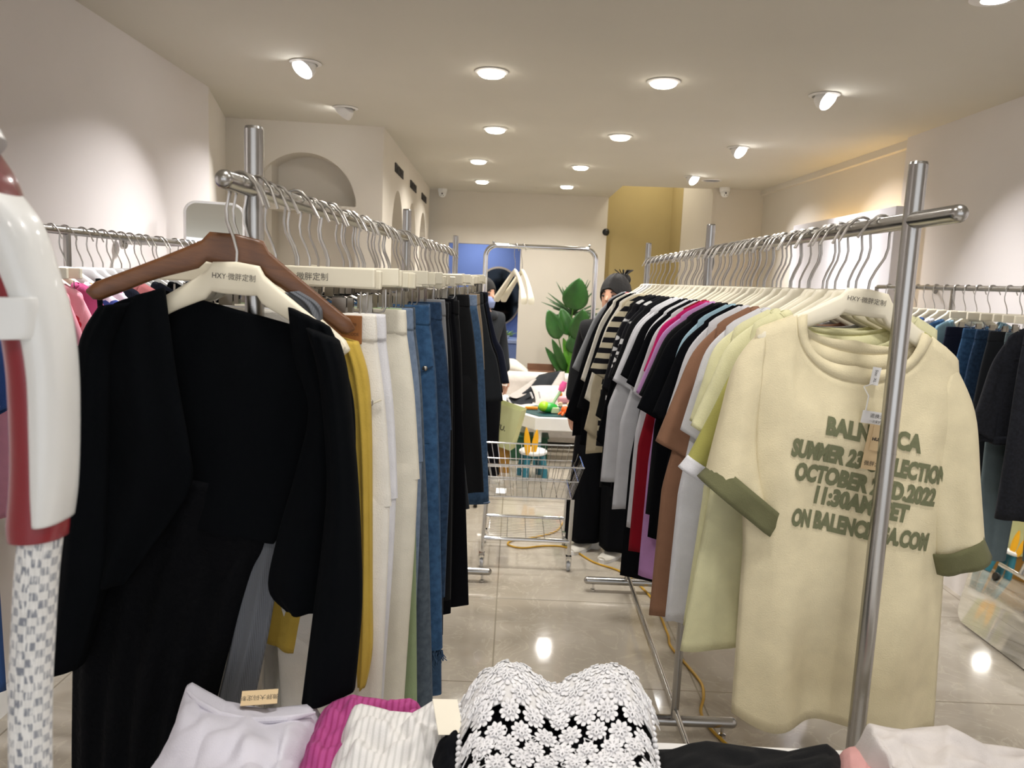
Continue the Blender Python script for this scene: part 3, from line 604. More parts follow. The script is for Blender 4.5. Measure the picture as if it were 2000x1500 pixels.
# ---------------- right rack tops, near to far
TEE = dict(sw=.185, hw=.255, hem=-.80, cuff=(.285, -.44, .10), nw=.118, dip=.075, back=.045)
def T(**k): d = dict(TEE); d.update(k); return d
def CF(a, b, c, d): return {-1: (V3((a[0], 0, a[1])), V3((b[0], 0, b[1]))), 1: (V3((c[0], 0, c[1])), V3((d[0], 0, d[1])))}
right = [
 (1.345, 'lime_tee', 'olive-lined lime tee', 'lime green t-shirt with turned white cuff, just behind the cream slogan tee', 'lime', T(hem=-.60, cuffs=CF((-.272, -.43), (-.16, -.5), (.14, -.42), (.08, -.47)), hw=.14, ox=-.01, sw=.138), 'white'),
 (1.41, 'tee', 'long pale yellow tee', 'pale yellow t-shirt right behind the lime green tee, its hem hanging lowest', 'paleyellow', T(hem=-.80, cuffs=CF((-.265, -.37), (-.15, -.44), (.17, -.42), (.1, -.47)), hw=.20, ox=-.055, sw=.165), None),
 (1.47, 'tee', 'second pale yellow tee', 'pale yellow t-shirt pressed against the white tee', 'paleyellow', T(hem=-.78, cuffs=CF((-.255, -.37), (-.15, -.44), (.2, -.42), (.12, -.47)), hw=.21, ox=-.03), None),
 (1.53, 'tee', 'white tee before the brown', 'long white t-shirt in front of the brown tee', 'white', T(hem=-.80, cuff=(.26, -.40, .10), hw=.265), None),
 (1.60, 'tee', 'brown tee', 'coffee brown t-shirt with wide folded sleeve', 'brown', T(hem=-.835, cuff=(.295, -.44, .115), hw=.285), None),
 (1.66, 'tee', 'white tee behind the brown', 'white t-shirt just behind the brown tee', 'white', T(hem=-.86, cuff=(.27, -.43, .1), hw=.245), None),
 (1.72, 'tee', 'black tee before the light blue', 'black t-shirt squeezed between white and light blue tees', 'black', T(hem=-.8, cuff=(.285, -.40, .1)), None),
 (1.78, 'tee', 'light blue tee', 'light blue t-shirt, mostly hidden among black tees', 'lightblue', T(hem=-.62, cuff=(.255, -.40, .09), hw=.2), None),
 (1.84, 'tee', 'black tee before the lilac', 'black t-shirt with sleeve covering the light blue one', 'black', T(hem=-.74, cuff=(.30, -.41, .11)), None),
 (1.90, 'tee', 'black tee touching the lilac', 'black t-shirt touching the lilac tee', 'black2', T(hem=-.7, cuff=(.29, -.385, .1)), None),
 (1.96, 'tee', 'lilac tee', 'long lilac pink t-shirt beside the magenta top', 'lilac', T(hem=-.88, cuff=(.285, -.39, .1), hw=.25), None),
 (2.02, 'blouse', 'magenta top', 'magenta top with gathered shoulder between lilac and white tees', 'magenta', T(hem=-.58, cuff=(.26, -.34, .1), hw=.22), None),
 (2.055, 'dress', 'deep red dress', 'deep red dress hanging low behind the magenta top', 'red', T(hem=-.86, cuff=(.22, -.40, .08), hw=.265, sw=.16), None),
 (2.09, 'tee', 'white tee behind the magenta', 'white t-shirt just behind the magenta top', 'white', T(hem=-.80, cuff=(.275, -.41, .1), hw=.27), None),
 (2.16, 'tee', 'black tee between two white', 'black t-shirt between two white tees in mid rack', 'black', T(hem=-.97, cuff=(.285, -.39, .1), hw=.27), None),
 (2.22, 'tee', 'second white tee behind magenta', 'white t-shirt with crisp shoulder seam in mid rack', 'white', T(hem=-.78, cuff=(.27, -.40, .1), hw=.3), None),
 (2.29, 'tee', 'black tee before puffy shirt', 'black t-shirt in front of the puffy white shirt', 'black', T(hem=-.76, cuff=(.285, -.385, .1)), None),
 (2.36, 'blouse', 'puffy white shirt', 'shiny puffy white shirt whose hem bulges toward the aisle', 'white', T(hem=-.72, cuff=(.30, -.41, .10), hw=.32), None),
 (2.43, 'tee', 'white tee behind puffy shirt', 'white t-shirt right behind the puffy shirt', 'white', T(hem=-.76, cuff=(.29, -.42, .1)), None),
 (2.50, 'tee', 'black tee at the middle post', 'black t-shirt right at the middle post of the rack', 'black', T(hem=-.78, cuff=(.27, -.40, .1), hw=.27), None),
 (2.58, 'tee', 'black tee behind the middle post', 'black t-shirt just past the middle post', 'black2', T(hem=-.85, cuff=(.28, -.42, .1), hw=.26), None),
 (2.66, 'tee', 'beige trimmed black top', 'black top with beige patches past the middle post', 'letter', T(hem=-.74, cuff=(.28, -.44, .1), hw=.27), None),
 (2.74, 'cardigan', 'black cardigan', 'long black cardigan beyond the patched top', 'black', T(hem=-.85, cuff=(.30, -.68, .09), hw=.27), None),
 (2.84, 'polo_shirt', 'patterned black knit', 'black knit with small white motifs down its edge', 'letter', T(hem=-.70, cuff=(.28, -.5, .1), hw=.27), None),
 (2.94, 'cardigan', 'slim black cardigan', 'slim black cardigan in front of the striped knit', 'black2', T(hem=-.9, cuff=(.29, -.62, .09), hw=.26), None),
 (3.04, 'striped_knit', 'striped knit', 'black and beige broad-striped knit top', 'stripe', T(hem=-.78, cuff=(.31, -.46, .10), hw=.27), None),
 (3.14, 'cardigan', 'long beige cardigan', 'long beige cardigan with black border behind the striped knit', 'beige', T(hem=-.82, cuff=(.31, -.72, .09), hw=.30), None),
 (3.25, 'cardigan', 'black trimmed beige cardigan', 'narrow beige knit just past the long beige cardigan', 'offwhite', T(hem=-.75, cuff=(.31, -.6, .09), hw=.29), None),
 (3.36, 'cardigan', 'deep black cardigan', 'long black cardigan in front of the white knit', 'black', T(hem=-.82, cuff=(.33, -.66, .09), hw=.31), None),
 (3.47, 'knit_top', 'white v-neck knit', 'white fine knit on a thin white hanger near the far end', 'offwhite', T(hem=-.72, cuff=(.31, -.55, .09), hw=.28), None, 'white'),
 (3.58, 'jacket', 'black jacket with red collar', 'black jacket with dark red shoulder panel near the far end', 'black', T(hem=-.83, cuff=(.37, -.74, .10), hw=.33, sw=.2, collar=FB['red']), None, 'white'),
 (3.67, 'tee', 'grey tee', 'grey t-shirt at the far end of the right rack', 'grey', T(hem=-.70, cuff=(.34, -.52, .10), hw=.27), None)]
for it in right:
    d, nm, short, label, fab, p, cuff = it[:7]; hk = it[7] if len(it) > 7 else 'cream'
    rz = random.uniform(-.06, .05); x = RR(d)-(.014 if d == 1.345 else 0); loc = (x, d, RAILZ); p = dict(p); p['th'] = .014; p['sth'] = .015; p['amp'] = .003
    ry = 0; p['zo'] = -.026 if d < 1.4 else 0
    g = garment(nm, {'tee': 't-shirt', 'lime_tee': 't-shirt'}.get(nm, 'top'), label, loc, rz, 'tops on the right rack', ry)
    g.name = 'tee' if nm in ('tee', 'lime_tee') else nm
    tee_parts(g, FB[fab], p, FB[cuff] if cuff else None)
    hang_hanger(hk, -1, loc, rz, f'{hk} hanger carrying the {short}', f'{hk} shirt hangers on the right rack', ry)
# extra bare-looking hooks: further tops packed out of sight share one description
for k in range(16):
    d = 1.375+.1*k+.035; 
    if d > 2.95: break
    loc = (RR(d), d, RAILZ); hang_hanger('cream', -1, loc, random.uniform(-.05, .05), 'cream hanger packed between the tees of the right rack', 'spare cream hangers among the tees')
# ---------------- left rack bottoms, near to far
def B(**k): return k
left = [
 (1.19, 'jeans', 'white jeans', 'white jeans with brown leather patch, first trousers behind the near post', 'whitejean', B(w=.172, hb=.185, z1=-1.02, pocket=FB['cream'], patch=1)),
 (1.235, 'jeans', 'plain white jeans', 'plain white jeans right behind the patched pair', 'white', B(w=.178, hb=.19, z1=-1.0)),
 (1.345, 'trousers', 'cream trousers', 'smooth cream trousers with gathered elastic waist', 'cream', B(w=.188, hb=.19, z1=-1.06, gather=.003)),
 (1.41, 'trousers', 'sage trousers', 'sage green trousers showing low behind the cream pair', 'sage', B(w=.17, hb=.215, z1=-1.1)),
 (1.47, 'jeans', 'light grey-blue jeans', 'light grey-blue straight jeans with pale hem', 'lightdenim', B(w=.18, hb=.205, z1=-.965, hemband=FB['lightdenim'])),
 (1.53, 'jeans', 'grey-blue flared jeans', 'grey-blue flared jeans reaching lowest behind the light pair', 'greydenim', B(w=.175, hb=.245, z1=-1.12)),
 (1.66, 'jeans', 'blue frayed jeans', 'mid blue jeans with a frayed hem and front pocket rivet', 'denim', B(w=.186, hb=.245, z1=-.965, pocket=FB['darkdenim'], fray=1)),
 (1.73, 'jeans', 'dark grey-blue jeans', 'faded dark jeans hanging below the frayed pair', 'middenim', B(w=.176, hb=.235, z1=-1.12)),
 (1.80, 'jeans', 'deep blue jeans', 'deep blue jeans tucked behind the frayed pair', 'darkdenim', B(w=.184, hb=.205, z1=-.9)),
 (1.88, 'jeans', 'black riveted jeans', 'black jeans with a silver rivet behind the deep blue pair', 'blackjean', B(w=.184, hb=.235, z1=-1.03, pocket=FB['blackjean'])),
 (1.96, 'trousers', 'grey drawstring trousers', 'grey marl drawstring trousers, a thin sliver among black', 'grey', B(w=.176, hb=.185, z1=-.85, gather=.002, grow=.5)),
 (2.03, 'trousers', 'black trousers behind grey', 'black trousers right behind the grey drawstring pair', 'black2', B(w=.186, hb=.242, z1=-1.0)),
 (2.12, 'trousers', 'pleated black trousers', 'wide pleated black trousers in the middle of the left rack', 'black', B(w=.188, hb=.245, z1=-1.08, amp=.012)),
 (2.20, 'trousers', 'long black trousers', 'longest black trousers, their hem nearest the aisle floor', 'black', B(w=.184, hb=.25, z1=-1.09)),
 (2.29, 'skirt', 'black pleated skirt', 'black pleated skirt just before the middle post', 'black2', B(w=.185, hb=.24, z1=-.92, skirt=1, nf=8, amp=.008)),
 (2.38, 'trousers', 'black trousers at middle post', 'black trousers touching the middle post', 'black', B(w=.152, grow=.2, hb=.212, z1=-.93)),
 (2.48, 'trousers', 'charcoal trousers', 'charcoal trousers just past the middle post', 'charcoal', B(w=.152, grow=.2, hb=.212, z1=-.88)),
 (2.58, 'trousers', 'soft black trousers', 'soft black trousers with drooping waist ties', 'black2', B(w=.184, hb=.235, z1=-.86)),
 (2.68, 'skirt', 'black zip skirt', 'black skirt with a long zip, in front of the denim skirt', 'blackjean', B(w=.152, grow=.2, hb=.212, z1=-.78, skirt=1, nf=3)),
 (2.83, 'skirt', 'long denim skirt', 'long blue denim skirt with raw waist and hem', 'middenim', B(w=.190, hb=.262, z1=-.955, skirt=1, nf=2, amp=.006, wm=FB['lightdenim'], hem=1)),
 (2.95, 'trousers', 'khaki trousers', 'khaki twill trousers behind the long denim skirt', 'khaki', B(w=.182, hb=.215, z1=-.8)),
 (3.06, 'trousers', 'dark khaki trousers', 'beige trousers with belt loops behind the khaki pair', 'khaki', B(w=.182, hb=.20, z1=-.75)),
 (3.20, 'skirt', 'charcoal short skirt', 'short charcoal flared skirt near the far end', 'charcoal', B(w=.186, hb=.285, z1=-.62, skirt=1, nf=4, amp=.012)),
 (3.32, 'shorts', 'black shorts', 'wide black shorts behind the charcoal skirt', 'black', B(w=.188, hb=.28, z1=-.60, skirt=1, nf=3)),
 (3.46, 'skirt', 'navy short skirt', 'navy denim short skirt close to the far post', 'navy', B(w=.186, hb=.295, z1=-.585, skirt=1, nf=4, amp=.012)),
 (3.60, 'skirt', 'dark navy skirt', 'dark navy skirt, last on the left rack', 'darkdenim', B(w=.18, hb=.29, z1=-.56, skirt=1, nf=3, amp=.01))]
for d, nm, short, label, fab, p in left:
    rz = random.uniform(-.09, .09) if d > 1.3 else (-.08 if d < 1.2 else -.03); x = LR(d)+(random.uniform(-.007, .007) if 1.75 < d < 2.7 else 0); loc = (x, d, RAILZ)
    ry = random.uniform(-.035, .035) if 1.75 < d < 2.7 else random.uniform(-.012, .012)
    g = garment(nm, nm, label, loc, rz, 'trousers and skirts on the left rack', ry); bottoms(g, FB[fab], p)
    if p.get('patch'):
        pt = MB().box((.122, -.0165, -.200), (.066, .003, .043)); o = build(pt, 'leather_patch', mat('tan_leather', '#8d5a2e', .6, var=.1, vscale=60), g, smooth=False, bevel=.001)
        put_text('hand made jeans', .0075, lambda a, b: V3((.122+a, -.0182, -.191+b)), 'patch_text', mat('stitch_dark', '#4a2a12', .7), o); put_text('PERSONALITY CODE', .0062, lambda a, b: V3((.122+a, -.0182, -.207+b)), 'patch_text', MATS['stitch_dark'], o)
    if p.get('fray'):
        fr = MB()
        for k in range(100):
            a = random.uniform(0, 2*PI); xx = .14+.105*math.cos(a); yy = .018*math.sin(a); l = random.uniform(.015, .04)
            fr.tube([(xx, yy, -.962), (xx+random.uniform(-.006, .006), yy, -.965-l*.5), (xx+random.uniform(-.012, .012), yy+random.uniform(-.004, .004), -.965-l)], .0011, 4)
        build(fr, 'frayed_hem', FB['middenim'], g)
    if p.get('hem'): build(MB().tube([(p['hb']*math.cos(a)*1.002, .034*math.sin(a), -.950) for a in [2*PI*k/40 for k in range(40)]], .004, 6, closed=True), 'raw_hem', FB['lightdenim'], g)
    hang_hanger('clip', 1, loc, rz, f'cream clip hanger gripping the {short}', 'clip hangers on the left rack', ry)
k = 0
for d in [1.29+.175*i for i in range(14)]:
    if any(abs(d-l[0]) < .028 for l in left): d += .033
    rz = random.uniform(-.12, .12)
    hang_hanger('clip', 1, (LR(d)+random.uniform(-.01, .014), d, RAILZ), rz, 'cream clip hanger packed between others on the left rack', 'spare clip hangers on the left rack', random.uniform(-.06, .06))
# logo on the foremost clip bar
for o in C.objects:
    if o.get('label', '').endswith('gripping the white jeans') : put_text('HXY·微胖定制', .0125, lambda x, y: V3((x+.06, -.0068, -.1235+y)), 'logo_print', MATS['logo_grey'], o); break
# ---------------- traced lofts for the front garments of the left rack
def px_rows(rows, y): return [(atY(a[0], a[1], y if len(a) < 3 else a[2]), atY(b[0], b[1], y if len(b) < 3 else b[2])) for a, b in rows]
HC = V3((LR(1.05)+.003, 1.06, RAILZ))
navyk = cloth('midnight_knit', '#06080b', bump=(900, .25), sheen=0, spec=.08, rough=1)
cg = garment('bolero_cardigan', 'cardigan', 'open midnight black cropped cardigan, foremost garment on the left rack', HC, 0, None)
O = HC
def pxloft(rows, y, th, name, m, parent, folds=(.004, 2, 0), sub=6, O=O, **k):
    return build(loft_rows(px_rows(rows, y), th, folds=folds, sub=sub, n=k.pop('n', 40), **k), name, m, parent, origin=O, auto=0)
pxloft([((318, 566), (570, 634)), ((300, 640), (600, 690)), ((285, 760), (605, 800)), ((300, 900), (590, 930)), ((310, 980), (570, 1010)), ((330, 1025), (535, 1062))], 1.085, .006, 'back_panel', navyk, cg)
pxloft([((225, 592), (321, 562)), ((185, 640), (328, 620)), ((175, 760), (345, 740)), ((172, 880), (369, 870)), ((176, 960), (374, 945)), ((180, 1040), (335, 1015)), ((185, 1142), (245, 1140))], 1.055, .014, 'front_panel', navyk, cg, folds=(.006, 1.4, .5))
pxloft([((563, 600), (645, 640)), ((575, 700), (662, 680)), ((603, 800), (690, 780)), ((578, 920), (695, 900)), ((538, 1060), (690, 1030)), ((524, 1150), (680, 1120)), ((560, 1192), (640, 1196))], 1.055, .014, 'front_panel', navyk, cg, folds=(.006, 1.4, 2))
pxloft([((200, 598), (262, 590)), ((165, 660), (225, 680)), ((150, 780), (218, 800)), ((138, 920), (215, 940)), ((122, 1060), (212, 1060)), ((110, 1180), (205, 1140)), ((101, 1298), (160, 1300))], 1.05, .03, 'sleeve', navyk, cg, folds=(.005, 1, 1))
pxloft([((600, 640), (662, 668)), ((622, 720), (676, 720)), ((634, 820), (686, 800)), ((640, 940), (697, 920)), ((630, 1060), (704, 1050)), ((612, 1200), (706, 1190)), ((591, 1368), (693, 1346))], 1.03, .026, 'sleeve', navyk, cg, folds=(.005, 1, 1))
h1 = hang_hanger('cream', 1, HC+V3((0, .012, 0)), 0, 'cream logo hanger at the rail end, holding the black cropped cardigan', 'cream shirt hangers on the left rack', math.radians(3)); h1.location.y = 1.082; h1.scale = (.93, 1, 1)
logo(.0, -.128, -.0085, h1)
# hook crossing: brown wooden hanger with black dress
HW = V3((LR(1.10), 1.098, RAILZ))
hw = hang_hanger('wood', 1, HW, math.radians(18), 'brown wooden hanger tilted behind the cream logo hanger', None, math.radians(7)); del_ = hw.pop('group', None) if hasattr(hw, 'pop') else None
if 'group' in hw: del hw['group']
bd = garment('slip_dress', 'dress', 'long black crinkled dress hanging by thin straps from the wooden hanger', HW, 0, None)
pxloft([((215, 900), (540, 960)), ((170, 1050), (520, 1060)), ((150, 1150), (490, 1120)), ((142, 1300), (450, 1260)), ((140, 1420), (420, 1380)), ((142, 1560), (395, 1500))], 1.10, .018, 'skirt', FB['crinkle'], bd, folds=(.009, 5, 0), O=HW, n=80)
pxloft([((230, 640), (560, 700)), ((225, 760), (560, 800)), ((215, 910), (545, 965))], 1.105, .008, 'bodice', FB['crinkle'], bd, O=HW)
build(MB().tube([atY(192, 545, 1.10), atY(196, 600, 1.11), atY(240, 660, 1.12)], .004, 8), 'strap', FB['black'], bd, origin=HW)
build(MB().tube([atY(575, 600, 1.10), atY(570, 650, 1.11), atY(545, 705, 1.12)], .004, 8), 'strap', FB['black'], bd, origin=HW)
# grey ribbed dress
HGd = V3((LR(1.11), 1.112, RAILZ))
gd = garment('ribbed_dress', 'dress', 'long grey ribbed dress with its neckband showing over the cream hanger', HGd, 0, None)
pxloft([((455, 1000), (600, 1000)), ((470, 1120), (548, 1120)), ((455, 1240), (524, 1240)), ((425, 1370), (497, 1370)), ((390, 1520), (470, 1520))], 1.11, .012, 'skirt', FB['greyrib'], gd, O=HGd)
pxloft([((553, 572), (584, 568)), ((580, 590), (615, 588)), ((600, 615), (628, 605)), ((620, 640), (628, 628))], 1.112, .012, 'neckband', FB['greyrib'], gd, O=HGd, e=.6)
pxloft([((300, 640), (600, 640)), ((330, 800), (640, 800)), ((440, 1010), (645, 1010))], 1.112, .008, 'bodice', FB['greyrib'], gd, O=HGd)
hang_hanger('cream', 1, HGd, .0, 'cream hanger under the grey ribbed neckband', 'cream shirt hangers on the left rack', math.radians(4))
# yellow cardigan
HY = V3((LR(1.13), 1.17, RAILZ))
yg = garment('yellow_cardigan', 'cardigan', 'mustard yellow knit cardigan whose sleeve hangs beside the black cardigan', HY, 0, None)
pxloft([((560, 650), (690, 664)), ((560, 800), (700, 760)), ((540, 1000), (700, 960)), ((522, 1150), (650, 1150)), ((520, 1250), (604, 1278))], 1.185, .014, 'front_panel', FB['yellow'], yg, O=HY)
pxloft([((650, 655), (700, 668)), ((672, 720), (720, 740)), ((690, 840), (726, 850)), ((700, 1000), (727, 1000)), ((702, 1160), (727, 1160)), ((697, 1270), (727, 1270)), ((700, 1335), (715, 1337))], 1.15, .018, 'sleeve', FB['yellow'], yg, O=HY)
yh = hang_hanger('cream', 1, V3((LR(1.12)+.01, 1.125, RAILZ)), math.radians(-6), 'cream hanger whose rounded tip juts past the black cardigan', 'cream shirt hangers on the left rack', math.radians(5))
# white skirt low behind
wg = garment('white_skirt', 'skirt', 'white cotton skirt showing below the mustard cardigan', V3((LR(1.26), 1.26, RAILZ)), 0, None)
pxloft([((500, 640), (690, 640)), ((505, 900), (690, 900)), ((515, 1180), (640, 1180)), ((515, 1300), (690, 1300)), ((500, 1500), (720, 1500))], 1.262, .02, 'skirt_panel', FB['offwhite'], wg, O=V3((LR(1.26), 1.26, RAILZ)), folds=(.01, 3, 0))
# ---------------- left wall tops
lw = [(1.60, 'purple', 'violet satin dress at the near end of the left wall rail', 'dress', dict(hem=-.75, cuff=(.28, -.4, .1)), 'clip'),
 (1.67, 'bluedress', 'blue top beside the violet dress on the left wall', 'top', dict(hem=-1.1, cuff=(.28, -.4, .1)), 'clip'),
 (2.06, 'pinkheart', 'dusty pink fleece with small black hearts', 'sweater', dict(hem=-.8, cuff=(.27, -.7, .1)), 'clip'),
 (2.13, 'pinkred', 'pink blouse scattered with small red flowers', 'blouse', dict(hem=-.8, cuff=(.27, -.6, .1)), 'clip'),
 (2.20, 'hotpink', 'plain hot pink knit beside the red-flowered blouse', 'sweater', dict(hem=-.8, cuff=(.27, -.6, .1)), 'cream'),
 (2.27, 'floral', 'white blouse with lilac and orange flowers', 'blouse', dict(hem=-.7, cuff=(.26, -.36, .1)), 'cream'),
 (2.34, 'floral', 'magenta and navy floral blouse, darker of the floral pair', 'blouse', dict(hem=-.7, cuff=(.27, -.4, .1)), 'white'),
 (2.43, 'ribnavy', 'navy ribbed knit, first of the dark knits on the left wall', 'sweater', dict(hem=-.7, cuff=(.27, -.55, .1)), 'white'),
 (2.55, 'salmon', 'salmon pink knit slipped among the dark knits', 'sweater', dict(hem=-.7, cuff=(.25, -.5, .09)), 'white'),
 (2.67, 'ribnavy', 'navy ribbed knit right behind the salmon one', 'sweater', dict(hem=-.7, cuff=(.26, -.55, .1)), 'white'),
 (2.80, 'black', 'black knit under the row of white hangers', 'sweater', dict(hem=-.7, cuff=(.26, -.55, .1)), 'white'),
 (2.94, 'charcoal', 'charcoal knit behind the black knit on the left wall', 'sweater', dict(hem=-.7, cuff=(.26, -.55, .1)), 'white'),
 (3.16, 'black', 'black top edged in red near the far end of the left wall rail', 'top', dict(hem=-.7, cuff=(.26, -.55, .1)), 'white'),
 (3.26, 'letter', 'black and white dotted top at the far end of the left wall rail', 'top', dict(hem=-.7, cuff=(.26, -.55, .1)), 'white'),
 (3.36, 'floral', 'pale print top, last on the left wall rail', 'top', dict(hem=-.7, cuff=(.26, -.55, .1)), 'white')]
for d, fab, label, cat, p, hk in lw:
    loc = (-1.36, d, 1.64); q = T(hw=.21, sw=.175); q.update(p); q.update(th=.02, sth=.022, amp=.004); rz = random.uniform(-.08, .08)+(.10 if d > 2.5 else 0)
    nm = cat.replace(' ', '_'); g = garment(nm, cat, label, loc, rz, 'clothes along the left wall'); tee_parts(g, FB[fab], q)
    if fab == 'pinkheart':
        for (hx, hz) in ((.255, -.32), (.22, -.55)):
            hb = MB(); pts = [(16*math.sin(a)**3, 13*math.cos(a)-5*math.cos(2*a)-2*math.cos(3*a)-math.cos(4*a)) for a in [2*PI*i/24 for i in range(24)]]
            hb.add([(hx-.045+px_*.0009, -.034, hz+pz*.0009) for px_, pz in pts]+[(hx-.045+px_*.0009, -.028, hz+pz*.0009) for px_, pz in pts], [tuple(range(24)), tuple(range(24, 48))]+[(i, (i+1) % 24, 24+(i+1) % 24, 24+i) for i in range(24)]); build(hb, 'heart_patch', FB['black'], g, smooth=False)
    hang_hanger(hk, 1, loc, rz, f'{"cream clip" if hk=="clip" else hk} hanger holding the {" ".join(label.split()[:6])}', 'hangers on the left wall rail')
for k in range(9):
    d = 2.49+.12*k; hang_hanger('white', 1, (-1.36, d, 1.64), .05, 'white hanger packed among the dark knits on the left wall', 'spare white hangers on the left wall')
# ---------------- right wall tops
rw = [(2.93, 'blackjean', 'black denim skirt under the near end of the right wall rail', 'skirt', 'b', dict(w=.18, hb=.2, z1=-.9, skirt=1)),
 (3.09, 'bluegrey', 'blue-grey trousers whose legs show below the black denim jacket', 'trousers', 'b', dict(w=.15, hb=.17, z1=-1.12)),
 (3.02, 'blackjean', 'black denim jacket with yoke seam and silver hem button', 'jacket', 't', dict(hem=-.62, cuff=(.29, -.56, .10), hw=.25, sw=.19)),
 (3.16, 'charcoal', 'charcoal trousers clipped behind the black denim jacket', 'trousers', 'b', dict(w=.18, hb=.2, z1=-.95)),
 (3.24, 'darkdenim', 'deep blue jeans clipped beside the charcoal trousers', 'jeans', 'b', dict(w=.18, hb=.2, z1=-.95, pocket=FB['denim'])),
 (3.34, 'denim', 'bright blue jeans with pale seams on the right wall', 'jeans', 'b', dict(w=.18, hb=.2, z1=-.95)),
 (3.46, 'navy', 'navy trousers clipped next to the sky blue top', 'trousers', 'b', dict(w=.18, hb=.2, z1=-.95)),
 (3.56, 'skyd', 'sky blue faded denim top', 'top', 't', dict(hem=-.7)),
 (3.65, 'denim', 'blue denim shirt beside the faded sky top', 'shirt', 't', dict(hem=-.7)),
 (3.74, 'white', 'white top between blue shirts on the right wall', 'top', 't', dict(hem=-.65)),
 (3.83, 'bluedress', 'royal blue cotton shirt just past the white top', 'shirt', 't', dict(hem=-.65)),
 (3.92, 'darkdenim', 'deep blue denim shirt past the royal blue one', 'shirt', 't', dict(hem=-.65)),
 (4.01, 'denim', 'mid blue shirt in the middle of the blue run', 'shirt', 't', dict(hem=-.65)),
 (4.10, 'navy', 'navy shirt in the blue run on the right wall', 'shirt', 't', dict(hem=-.65)),
 (4.20, 'bluedress', 'blue shirt right behind the navy shirt', 'shirt', 't', dict(hem=-.65)),
 (4.31, 'black', 'black top at the far end of the right wall rail', 'top', 't', dict(hem=-.65)),
 (4.42, 'navy', 'dark navy top, last on the right wall rail', 'top', 't', dict(hem=-.65))]
for d, fab, label, cat, kind, p in rw:
    loc = (2.12, d, 1.60); rz = random.uniform(-.05, .05)-.03; g = garment(cat, cat, label, loc, rz, 'clothes along the right wall')
    if kind == 'b': bottoms(g, FB[fab], dict(p)); hk = 'clip'
    else:
        q = T(hw=.22, sw=.175, cuff=(.25, -.42, .1)); q.update(p); q.update(th=.02, sth=.022, amp=.004); tee_parts(g, FB[fab], q); hk = 'cream'
    if cat == 'jacket':
        build(MB().tube([(x, -.030, -.27) for x in (-.17, -.1, 0, .1, .17)], .0012, 6), 'yoke_seam', FB['charcoal'], g)
        build(MB().ball((-.15, -.03, -.60), (.008, .003, .008)), 'button', chrome, g)
        build(MB().box((0, -.012, -.60), (.42, .045, .035)), 'waistband', FB['blackjean'], g, bevel=.01); hk = 'clip'
    hang_hanger(hk, 1, loc, rz, f'{"cream clip" if hk=="clip" else hk} hanger holding the {" ".join(label.split()[:6])}', 'hangers on the right wall rail')
# free hanging pieces under the right wall rail are covered above; mirrors next
def rounded_rect(w, h, r, n=8):
    P = []
    for cx, cy, a0 in ((w/2-r, h/2-r, 0), (-w/2+r, h/2-r, PI/2), (-w/2+r, -h/2+r, PI), (w/2-r, -h/2+r, 1.5*PI)):
        for k in range(n+1): a = a0+PI/2*k/n; P.append((cx+r*math.cos(a), cy+r*math.sin(a)))
    return P
def leaning_mirror(loc, rz, lean, w, h, frame, label, r=.07, ft=.012, fm=steel, depth=.02):
    t = thing('leaning_mirror', label, 'mirror', loc); t.rotation_euler = (lean, 0, rz)
    P = rounded_rect(w, h, r); n = len(P)
    # local: x across, z up, faces -y
    g = MB(); g.add([(x, 0, z+h/2) for x, z in P]+[(x, depth, z+h/2) for x, z in P], [tuple(range(n)), tuple(range(n, 2*n))]+[(i, (i+1) % n, n+(i+1) % n, n+i) for i in range(n)])
    build(g, 'glass', mirror, t, smooth=False)
    f = MB().tube([(x, depth/2, z+h/2) for x, z in P], ft, 10, closed=True); build(f, 'frame', fm, t); return t
leaning_mirror((2.21, 3.13, .012), -PI/2+.02, -.17, .88, 1.12, 0, 'frameless floor mirror leaning under the right wall clothes', ft=.006)
leaning_mirror((-1.50, 3.86, 1.10), math.radians(22), -.04, .26, .76, 0, 'white-framed mirror propped near the far end of the left wall rail', r=.05, ft=.014, fm=whitep, depth=.03)
st = thing('mirror_stand', 'pale low pedestal under the white-framed mirror', 'stand', (-1.50, 3.92, 0))
build(MB().box((0, 0, .53), (.30, .22, 1.06)), 'body', wallm, st, smooth=False, bevel=.01); build(MB().box((0, 0, 1.073), (.33, .25, .025)), 'top', whitep, st, smooth=False, bevel=.004)
# ---------------------------------------------------------------- chrome rack at back with two hangers
cr = thing('rolling_rack', 'chrome rolling clothes rack with rounded corners standing in the aisle behind the cart', 'clothes rack', (.17, 5.3, 0))
A_ = atY(962, 478, 5.3); B_ = atY(1152, 488, 5.3); zt = (A_.z+B_.z)/2; xl, xr = -.215, .535
arc = lambda cx, cz, a0, a1: [(cx+.075*math.cos(a0+(a1-a0)*k/8), 0, cz+.075*math.sin(a0+(a1-a0)*k/8)) for k in range(9)]
path = [(xl-.17, 0, .14)]+[(xl-.17, 0, zt-.075)]+arc(xl-.17+.075, zt-.075, PI, PI/2)+arc(xr-.17-.075, zt-.075, PI/2, 0)+[(xr-.17, 0, .14)]
build(MB().tube(path, .0165, 16), 'frame', chrome, cr)
for x in (xl-.17, xr-.17):
    f = build(MB().tube([(x, -.22, .13), (x, .22, .13)], .015, 14), 'foot_bar', chrome, cr)
    for y in (-.2, .2):
        c = MB(); c.lathe([(.001, -.012), (.03, -.012), (.034, 0), (.03, .012), (.001, .012)], c=(x, y, .034), m=Matrix.Rotation(PI/2, 3, 'Y')); build(c, 'caster', black_m, f)
    build(MB().ball((x+(.05 if x < 0 else -.05), 0, zt+.022), .009), 'screw', chrome, cr)
build(MB().tube([(xl-.17, 0, .25), (xr-.17, 0, .25)], .012), 'cross_bar', chrome, cr)
